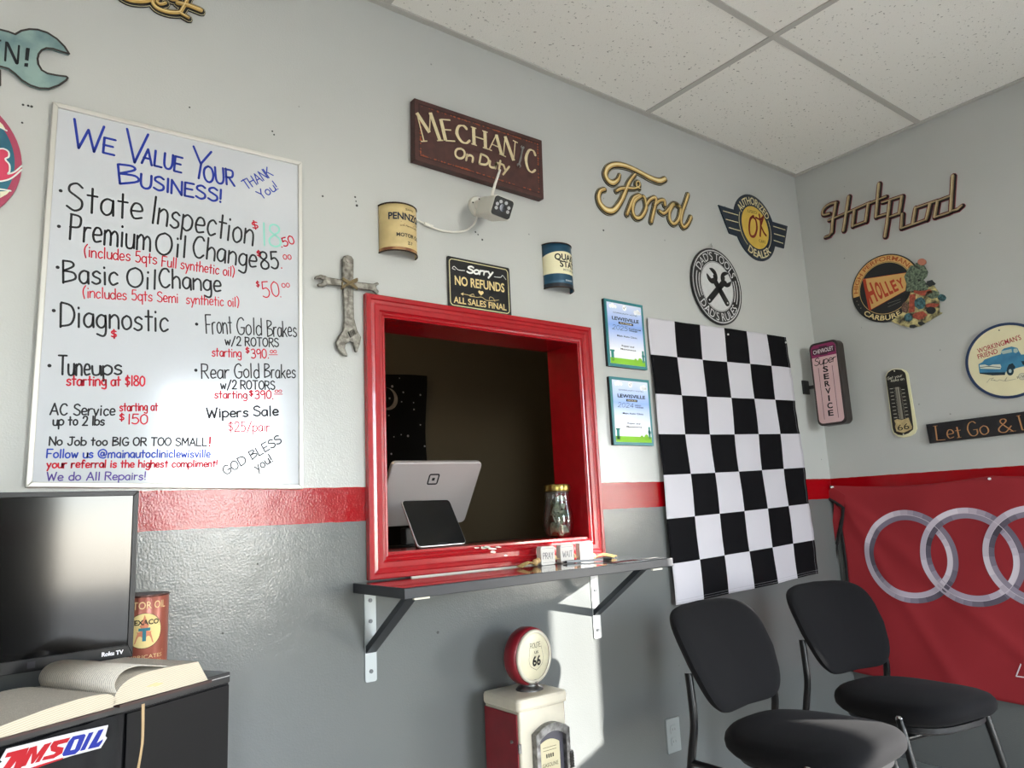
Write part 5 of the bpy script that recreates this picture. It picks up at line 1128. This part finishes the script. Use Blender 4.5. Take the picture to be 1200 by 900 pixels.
part('dial_card', fr(MB().prism(arch(.036, .30, .482, .012), .006, .008)).warp(lambda x, y, z: (x+.012, y, z)), mat('card_cream', 'c9c09e', .5), door)
mb = MB(); fy = lambda t: .480 - t
for (y, w_, k) in ((.474, .024, 0), (.466, .024, 0), (.412, .024, 0), (.385, .024, 0), (.36, .026, 0)): mb.ribbon([(-w_, y), (w_, y)], .0006, .0086, .0086)
for y in (.447, .395, .345): 
    for i in range(4): mb.box(-.014+i*.0075, -.009+i*.0075, y, y+.010, .0086, .0086)
printed(mb, 'GASOLINE', (-.028, .424), (.028, .424), .010, .0086, 0)
part('lettering', fr(mb).warp(lambda x, y, z: (x+.012, y, z)), ink('3c3830'), door)
for s, y in ((-1, .40), (1, .43)): part('side_rib', MB().lathe([(.007, -.022)] + [(q, h) for i in range(6) for q, h in ((.0095, -.02+i*.007), (.0075, -.0165+i*.007))] + [(.007, .022)], 12, (s*.063+.018, -.098, y)), mat('rib_dark', '3d3b39', .4, metal=.6), door, smooth=30)

stand(gp, .2)

# waiting room chairs
FAB = mat('black_upholstery', '141416', .9, spec=.12, bump=.35, bs=900, var=.1, vs=300, dist=.0006); FAB.node_tree.nodes['Principled BSDF'].inputs['Sheen Weight'].default_value = .02; CT = mat('chair_tube', '0c0d0f', .3, spec=.35)
def cushion(outl, prof, rows):      # outl(t)->(x,y); prof list of (scale, z)
    mb = MB(); n = 48; vs = []
    for sc_, z in prof:
        for j in range(n): x, y = outl(2*PI*j/n); vs.append((x*sc_, y*sc_, z))
    m = len(prof); mb.add(vs, [(i*n+j, i*n+(j+1) % n, (i+1)*n+(j+1) % n, (i+1)*n+j) for i in range(m-1) for j in range(n)] + [list(range(n-1, -1, -1)), list(range((m-1)*n, m*n))])
    return mb
def sup(a, b, p): return lambda t: (a*math.copysign(abs(math.cos(t))**(2/p), math.cos(t)), b*math.copysign(abs(math.sin(t))**(2/p), math.sin(t)))
def make_chair(label):
    t = thing('waiting_chair', label, 'chair', (0, 0, 0), group='black waiting room chairs')
    s0 = sup(.235, .214, 3.0)
    def so(a): x, y = s0(a); return (x*(1 - .10*(y > 0)*y/.23), y)
    mb = cushion(so, [(.80, -.030), (.94, -.026), (.99, -.014), (1.0, 0), (.985, .012), (.94, .022), (.85, .029), (.6, .035), (.3, .037), (.02, .038)], 0)
    mb.warp(lambda x, y, z: (x, y - .042, .462 + z + (.010*math.cos(x*9) - .006*max(0, (-y-.10)/.13)**2 + .006*max(0, (-y)/.2)) + .006*(abs(x)/.23)**2))
    part('seat', mb, FAB, t, smooth=True)
    pan = cushion(so, [(.02, -.05), (.78, -.05), (.84, -.042), (.84, -.028)], 0); pan.warp(lambda x, y, z: (x, y-.042, .462+z)); part('seat_pan', pan, SATIN, t, smooth=40)
    b0 = sup(.232, .138, 5.0)
    mb = cushion(b0, [(.72, -.024), (.9, -.022), (.97, -.014), (1.0, -.002), (.985, .008), (.93, .015), (.8, .020), (.4, .023), (.02, .024)], 0)
    def bw(x, y, z):
        taper = 1 - .20*max(0, (-y+.02)/.138)**1.4 ; x2 = x*taper; zz = y + .006*math.cos(x*8); yy = .215 - z - .55*x2*x2*1.1 + .50*zz + .35*zz*zz
        return (x2, yy, .657 + zz)
    part('backrest', mb.warp(bw), FAB, t, smooth=True)
    for s in (-1, 1):
        part('rear_leg', MB().tube([(s*.238, .285, .004), (s*.236, .245, .20), (s*.232, .205, .42), (s*.228, .190, .50), (s*.224, .192, .56), (s*.216, .202, .635)], .0118, 12, smooth=5), CT, t, smooth=True)
        lg = part('front_leg', MB().tube([(s*.246, -.225, .004), (s*.232, -.185, .25), (s*.224, -.140, .460)], .0118, 12, smooth=3), CT, t, smooth=True)
        part('leg_cap', MB().lathe([(.0125, 0), (.0125, .006), (.008, .011), (.001, .012)], 12, (s*.2235, -.139, .458)), mat('chrome_cap', 'a8a8a8', .15, metal=1), lg, smooth=60)
        part('seat_rail', MB().tube([(s*.232, .205, .412), (s*.226, .08, .408), (s*.220, -.03, .404), (s*.223, -.155, .404)], .0105, 12, smooth=4, sq=.8), CT, t, smooth=True)
    for y, z in ((.06, .396), (-.12, .396)): part('cross_rail', MB().tube([(-.22, y, z), (.22, y, z)], .010, 10), CT, t, smooth=True)
    return t
c1 = make_chair('nearer black waiting chair with sunlit seat, below the checkered flag'); c1.location = (-1.478, -.660, 0); c1.rotation_euler = (0, 0, R_(3)); c1.scale = (.905, .98, 1.024)
stand(c1, .2, 1)
c2 = c1.copy(); COL.objects.link(c2)
for ch_ in list(c1.children):
    k = ch_.copy(); COL.objects.link(k); k.parent = c2
    for g_ in ch_.children: gg = g_.copy(); COL.objects.link(gg); gg.parent = k
c2['label'] = 'black waiting chair in the corner before the red banner'; c2.location = (-.895, -.655, FZ); c2.rotation_euler = (0, 0, R_(-10)); c2.scale = (.87, .98, 1.022)

# black cabinet
KX = (-2.875, -.282, 0); ca = R_(26.5)
cab = thing('media_cabinet', 'low black cabinet under the television with oil sticker on its front', 'cabinet', KX, (0, 0, ca))    # local -x along the front, +y to the back
BLKW = mat('black_melamine', '0b0b0e', .5, var=.1, vs=8, spec=.2)
CT_ = .82; CL = 1.0; CD = .30
part('top_panel', MB().box(-CL, 0, 0, CD, CT_-.02, CT_), mat('cabinet_top', '1f2023', .3, bump=.2, bs=60), cab, bevel=.001)
part('edge_strip', MB().box(-CL, -.002, -.0008, .0, CT_-.008, CT_-.0065), ink('a9a9a9'), cab)
part('carcass', MB().box(-CL, -.001, .004, CD, .02, CT_-.02), BLKW, cab)
part('plinth', MB().box(-CL+.01, -.01, .02, CD-.01, 0, .02), BLKW, cab)
FABK = mat('bin_cloth', '0e0e11', .85, bump=.3, bs=500)
def binf(u, v): return (-.245-.36*(1-u), -.010-.004*math.sin(9*u+3*v)*(.3+u) - .004*math.sin(21*u*u+1), .50+.30*v)
bn = part('cloth_bin', MB().grid(binf, 40, 6), FABK, cab, smooth=True)
part('cabinet_door', MB().box(-.235, -.004, -.002, .004, .03, CT_-.024), BLKW, cab, bevel=.001)
# sticker on the bin front
IM = cab.matrix_basis.inverted() if False else (Matrix.Translation(KX) @ Matrix.Rotation(ca, 4, 'Z')).inverted()
def onfront(px, py, off=.020):      # line of sight onto the cabinet's front plane
    n = Vector((math.sin(ca), -math.cos(ca), 0)); o = Vector(KX) + n*off; r = RM @ Vector((px-600, 450-py, -F)); t = (o-CP).dot(n)/r.dot(n); p = IM @ (CP + r*t); return (p.x, p.z)
def SP(x, y): return onfront(x/7.5, 820+y/7.5)
def stf(mb, off): return mb.warp(lambda x, y, z: (x, -off-z, y))
sti = part('sticker', stf(MB().prism([SP(*p) for p in ((55, 432), (300, 372), (610, 296), (952, 222), (925, 318), (940, 335), (885, 425), (640, 490), (380, 570), (220, 640), (0, 690), (-120, 720), (-80, 600), (20, 545), (0, 530))], 0, .0006), .0195), mat('sticker_white', 'c6c6ca', .3), cab)
mb = MB(); Rd = ink('a8121f')
mb.prism([SP(*p) for p in ((62, 468), (255, 418), (190, 590), (150, 640), (105, 640), (140, 540), (85, 610), (50, 640), (0, 640), (95, 500), (40, 510))], 0, 0)
mb.prism([SP(*p) for p in ((260, 422), (325, 402), (322, 480), (390, 392), (455, 372), (345, 545), (305, 555), (345, 490), (290, 560), (268, 565), (280, 470), (225, 580), (178, 592))], 0, 0)
mb.prism([SP(*p) for p in ((470, 365), (620, 330), (590, 375), (510, 395), (500, 410), (560, 420), (545, 470), (470, 515), (365, 535), (385, 500), (470, 478), (490, 462), (445, 450), (440, 410))], 0, 0)
mb.prism([SP(*p) for p in ((220, 615), (380, 560), (560, 505), (540, 525), (360, 585), (230, 640))], 0, 0)
part('red_letters', stf(mb, .0205), Rd, sti)
mb = MB(); mb.prism([SP(*p) for p in ((640, 322), (740, 300), (752, 312), (700, 440), (660, 478), (555, 497), (545, 480), (600, 370))], 0, 0)
mb.prism([SP(*p) for p in ((780, 292), (822, 282), (745, 440), (700, 452))], 0, 0); mb.prism([SP(*p) for p in ((865, 268), (912, 255), (850, 380), (905, 345), (895, 375), (868, 412), (768, 436), (790, 395))], 0, 0)
part('blue_letters', stf(mb, .0205), ink('1c2a8c'), sti)
part('letter_counter', stf(MB().prism([SP(*p) for p in ((655, 352), (690, 344), (655, 435), (615, 445))], 0, 0), .0208), MATS['sticker_white'], sti)

bpy.context.view_layer.update(); stand(cab, .3)
# open book: local x along the cabinet front, y to the back
spx = hit(136, 831, 2, CT_); bk = thing('open_book', 'thick open book with worn cover lying on the cabinet edge', 'book', (spx.x, spx.y, CT_+.0005), (0, 0, ca))
PG = bpy.data.materials.new('page_text'); PG.use_nodes = True; n = PG.node_tree.nodes; l = PG.node_tree.links; tc = n.new('ShaderNodeTexCoord'); 
wv = n.new('ShaderNodeTexWave'); wv.wave_type = 'BANDS'; wv.bands_direction = 'Y'; wv.inputs['Scale'].default_value = 62; wv.inputs['Distortion'].default_value = .6; wv.inputs['Detail'].default_value = 2; l.new(tc.outputs['Object'], wv.inputs[0])
nz = n.new('ShaderNodeTexNoise'); nz.inputs['Scale'].default_value = 320; l.new(tc.outputs['Object'], nz.inputs['Vector'])
mm = n.new('ShaderNodeMath'); mm.operation = 'MULTIPLY'; l.new(wv.outputs['Fac'], mm.inputs[0]); l.new(nz.outputs['Fac'], mm.inputs[1])
r = n.new('ShaderNodeValToRGB'); r.color_ramp.elements[0].position = .22; r.color_ramp.elements[1].position = .45; r.color_ramp.elements[0].color = (*lin('cdc7bc'), 1); r.color_ramp.elements[1].color = (*lin('a39f98'), 1)
l.new(mm.outputs[0], r.inputs['Fac']); l.new(r.outputs['Color'], n['Principled BSDF'].inputs['Base Color']); n['Principled BSDF'].inputs['Roughness'].default_value = .8
PE = mat('page_edges', 'e6ddc9', .85); 
def pe():
    n = PE.node_tree.nodes; l = PE.node_tree.links; tc = n.new('ShaderNodeTexCoord'); wv = n.new('ShaderNodeTexWave'); wv.bands_direction = 'Z'; wv.inputs['Scale'].default_value = 95; wv.inputs['Distortion'].default_value = 1.5; wv.inputs['Detail'].default_value = 2
    mp_ = n.new('ShaderNodeMapping'); mp_.inputs['Rotation'].default_value = (0, .12, 0); l.new(tc.outputs['Object'], mp_.inputs[0]); l.new(mp_.outputs[0], wv.inputs[0]); r = n.new('ShaderNodeValToRGB'); r.color_ramp.elements[0].color = (*lin('b3a894'), 1); r.color_ramp.elements[1].color = (*lin('cdc4b0'), 1); l.new(wv.outputs['Fac'], r.inputs['Fac']); l.new(r.outputs['Color'], n['Principled BSDF'].inputs['Base Color'])
pe()
D_ = .205
def block(name, prof_top, x_in, x_out, zb):
    n = len(prof_top); mb = MB(); mb.k = 0
    bot = [(x_in + (x_out-x_in)*i/(n-1), zb) for i in range(n)]
    vs = [(x, 0, z) for x, z in prof_top] + [(x, 0, z) for x, z in bot] + [(x, D_, z) for x, z in prof_top] + [(x, D_, z) for x, z in bot]
    mb.add(vs, [(n+i, n+i+1, i+1, i) for i in range(n-1)] + [(2*n+i, 2*n+i+1, 3*n+i+1, 3*n+i) for i in range(n-1)] + [(n-1, 2*n-1, 4*n-1, 3*n-1), (0, 2*n, 3*n, n)])
    mb.k = 1; mb.add(vs, [(i, i+1, 2*n+i+1, 2*n+i) for i in range(n-1)])
    return part(name, mb, [PE, PG], bk)
right = spline([(-.006, .012), (.0, .026), (.015, .039), (.045, .047), (.10, .047), (.168, .044)], 5); left = spline([(.0, .012), (-.006, .022), (-.02, .028), (-.06, .031), (-.12, .028), (-.190, .020)], 5)
block('page_block', right, -.004, .192, .006); block('page_block', left, -.006, -.200, .004)
part('cover', MB().prism([(.004, .0005), (.198, .0005), (.198, .005), (.004, .005)], -.004, D_+.004).warp(lambda x, y, z: (x, z, y)), mat('book_cover', '3a2420', .6), bk); part('cover', MB().prism([(-.006, .0), (-.206, .0), (-.206, .0035), (-.006, .0035)], -.004, D_+.004).warp(lambda x, y, z: (x, z, y)), MATS['book_cover'], bk)
sheet = spline([(.0, .024), (-.005, .038), (.0, .051), (.014, .060), (.04, .062), (.075, .055), (.10, .049)], 6)
mb = MB(); k_ = len(sheet); mb.add([(x, 0.001, z) for x, z in sheet] + [(x-.004, D_*.97, z+.002) for x, z in sheet], [(i, i+1, k_+i+1, k_+i) for i in range(k_-1)]); part('turning_page', mb, PG, bk, smooth=True, solid=.0012)
part('stain', MB().prism([(.055, .023), (.075, .026), (.092, .022), (.08, .019)], 0, .0006).warp(lambda x, y, z: (x, -z-.0002, y)), ink('d8b98c'), bk)
rb = MB(); rb.grid(lambda u, v: ((.012 + (.012 if v < .4 else .012*(1-v)/.6) - .0035*v + (u-.5)*.0045*(1+.6*abs(v-.5))), -.030 - .004*math.sin(PI*v), .004 - .001 - .150*v), 1, 12)
part('ribbon', rb.warp(lambda x, y, z: (x+.004, y+.0, z)), mat('ribbon_tan', 'a88f68', .6), bk, solid=.0005)

# television
ta = R_(4.5); TW, TH = .56, .338
tv = thing('television', 'black flat television standing on the cabinet at left edge', 'television', (-3.0365, -.165, .8600), (0, 0, ta))   # local x<0 to the left, z up
part('cabinet_back', MB().prism(rrect(-TW+.004, -.004, .004, TH-.004, .006), 0.008, .030).warp(lambda x, y, z: (x, z, y)), SATIN, tv, bevel=.003)
BZ = mat('tv_bezel', '0a0a0c', .35, spec=.25)
for q in (((-TW, 0), (0, 0), (-.0105, .024), (-TW+.0105, .024)), ((0, 0), (0, TH), (-.0105, TH-.0105), (-.0105, .024)), ((0, TH), (-TW, TH), (-TW+.0105, TH-.0105), (-.0105, TH-.0105)), ((-TW, TH), (-TW, 0), (-TW+.0105, .024), (-TW+.0105, TH-.0105))):
    part('bezel', MB().prism(list(q), -.001, .009).warp(lambda x, y, z: (x, z, y)), BZ, tv, bevel=.001)
part('screen', MB().prism([(-TW+.0105, .024), (-.0105, .024), (-.0105, TH-.0105), (-TW+.0105, TH-.0105)], .002, .004).warp(lambda x, y, z: (x, z, y)), mat('tv_screen', '040405', .1, spec=.28), tv)
mb = MB(); printed(mb, 'Roku TV', (-.058, .0085), (-.018, .0085), .0075, 0, .04); part('lettering', mb.warp(lambda x, y, z: (x, -.0014, y)), ink('e6e6ea'), tv)
part('logo', MB().box(-.185, -.172, -.0016, -.0012, .006, .018), ink('2c2c30'), tv)
for x in (-.1, -TW+.1): part('stand_foot', MB().prism([(-.045, -.0410), (.0, -.0410), (.055, -.0410), (.006, .008), (-.006, .008)], x-.008, x+.008).warp(lambda y, z, x: (x, y+.018, z)), SATIN, tv, bevel=.001)

# motor oil can on the cabinet
oc = thing('oil_can', 'vintage rust-red motor oil can with star emblem behind the television', 'oil can', (-3.003, -.072, CT_))
RC = .053; HC = .156
part('can_body', MB().lathe([(RC-.001, .002), (RC, .004), (RC, HC-.004), (RC-.001, HC-.002)], 44), mat('can_redbrown', '9c5646', .32, metal=.25, var=.2, vs=18), oc, smooth=50)
for z in (.002, HC-.002): part('rim', MB().lathe([(RC-.004, z-.002), (RC+.0012, z-.002), (RC+.0016, z), (RC+.0012, z+.002), (RC-.004, z+.002)], 40), mat('can_rim2', '4a2f2a', .4, metal=.7), oc, smooth=50)
ad = math.atan2(CP.y+.072, CP.x+3.003) + R_(6)
def cw(x, y, z): a = ad + x/RC; return ((RC+.0004+z)*math.cos(a), (RC+.0004+z)*math.sin(a), y)
mb = MB()
for i in range(12):
    for j in range(12): pass
for rr0 in [i*.0036 for i in range(10)]: mb.ring((0, .083), rr0, rr0+.0037, 0, 0, n=36)
part('emblem_disc', mb.warp(cw), ink('d8c487'), oc)
mb = MB(); mb.ring((0, .083), .0355, .0366, .0002, .0002); part('emblem_ring', mb.warp(cw), ink('3b2c22'), oc)
st5 = [((.033 if i % 2 == 0 else .0135)*math.sin(PI*i/5), .083 + (.033 if i % 2 == 0 else .0135)*math.cos(PI*i/5)) for i in range(10)]
mb = MB()
for i in range(10): a, b = st5[i], st5[(i+1) % 10]; mb.add([(0, .083, .0012), (*a, .0004), (*b, .0004)], [(0, 1, 2) if False else (0, 2, 1)])
part('star', mb.warp(cw), ink('c07a5c'), oc)
mb = MB(); mb.box(-.011, 0, .083, .089, .0022, .0022).box(0, .011, .083, .089, .0022, .0022).box(-.0035, .0035, .062, .083, .0022, .0022); part('letter', mb.warp(cw), ink('2c6a78'), oc)
mb = MB(); printed(mb, 'TEXACO', (-.029, .0955), (.029, .0955), .010, .0008, .03); part('lettering', mb.warp(cw), ink('1d1c1a'), oc)
mb = MB(); printed(mb, 'MOTOR OIL', (-.052, .128), (.046, .128), .015, .0004, .01); printed(mb, 'LUBRICATES', (-.036, .026), (.04, .026), .0075, .0004, 0); printed(mb, 'PERFECTLY', (-.034, .014), (.038, .014), .0075, .0004, 0); mb.box(-.04, .042, .0385, .0395, .0004, .0004)
part('lettering', mb.warp(cw), ink('d8b98a'), oc)
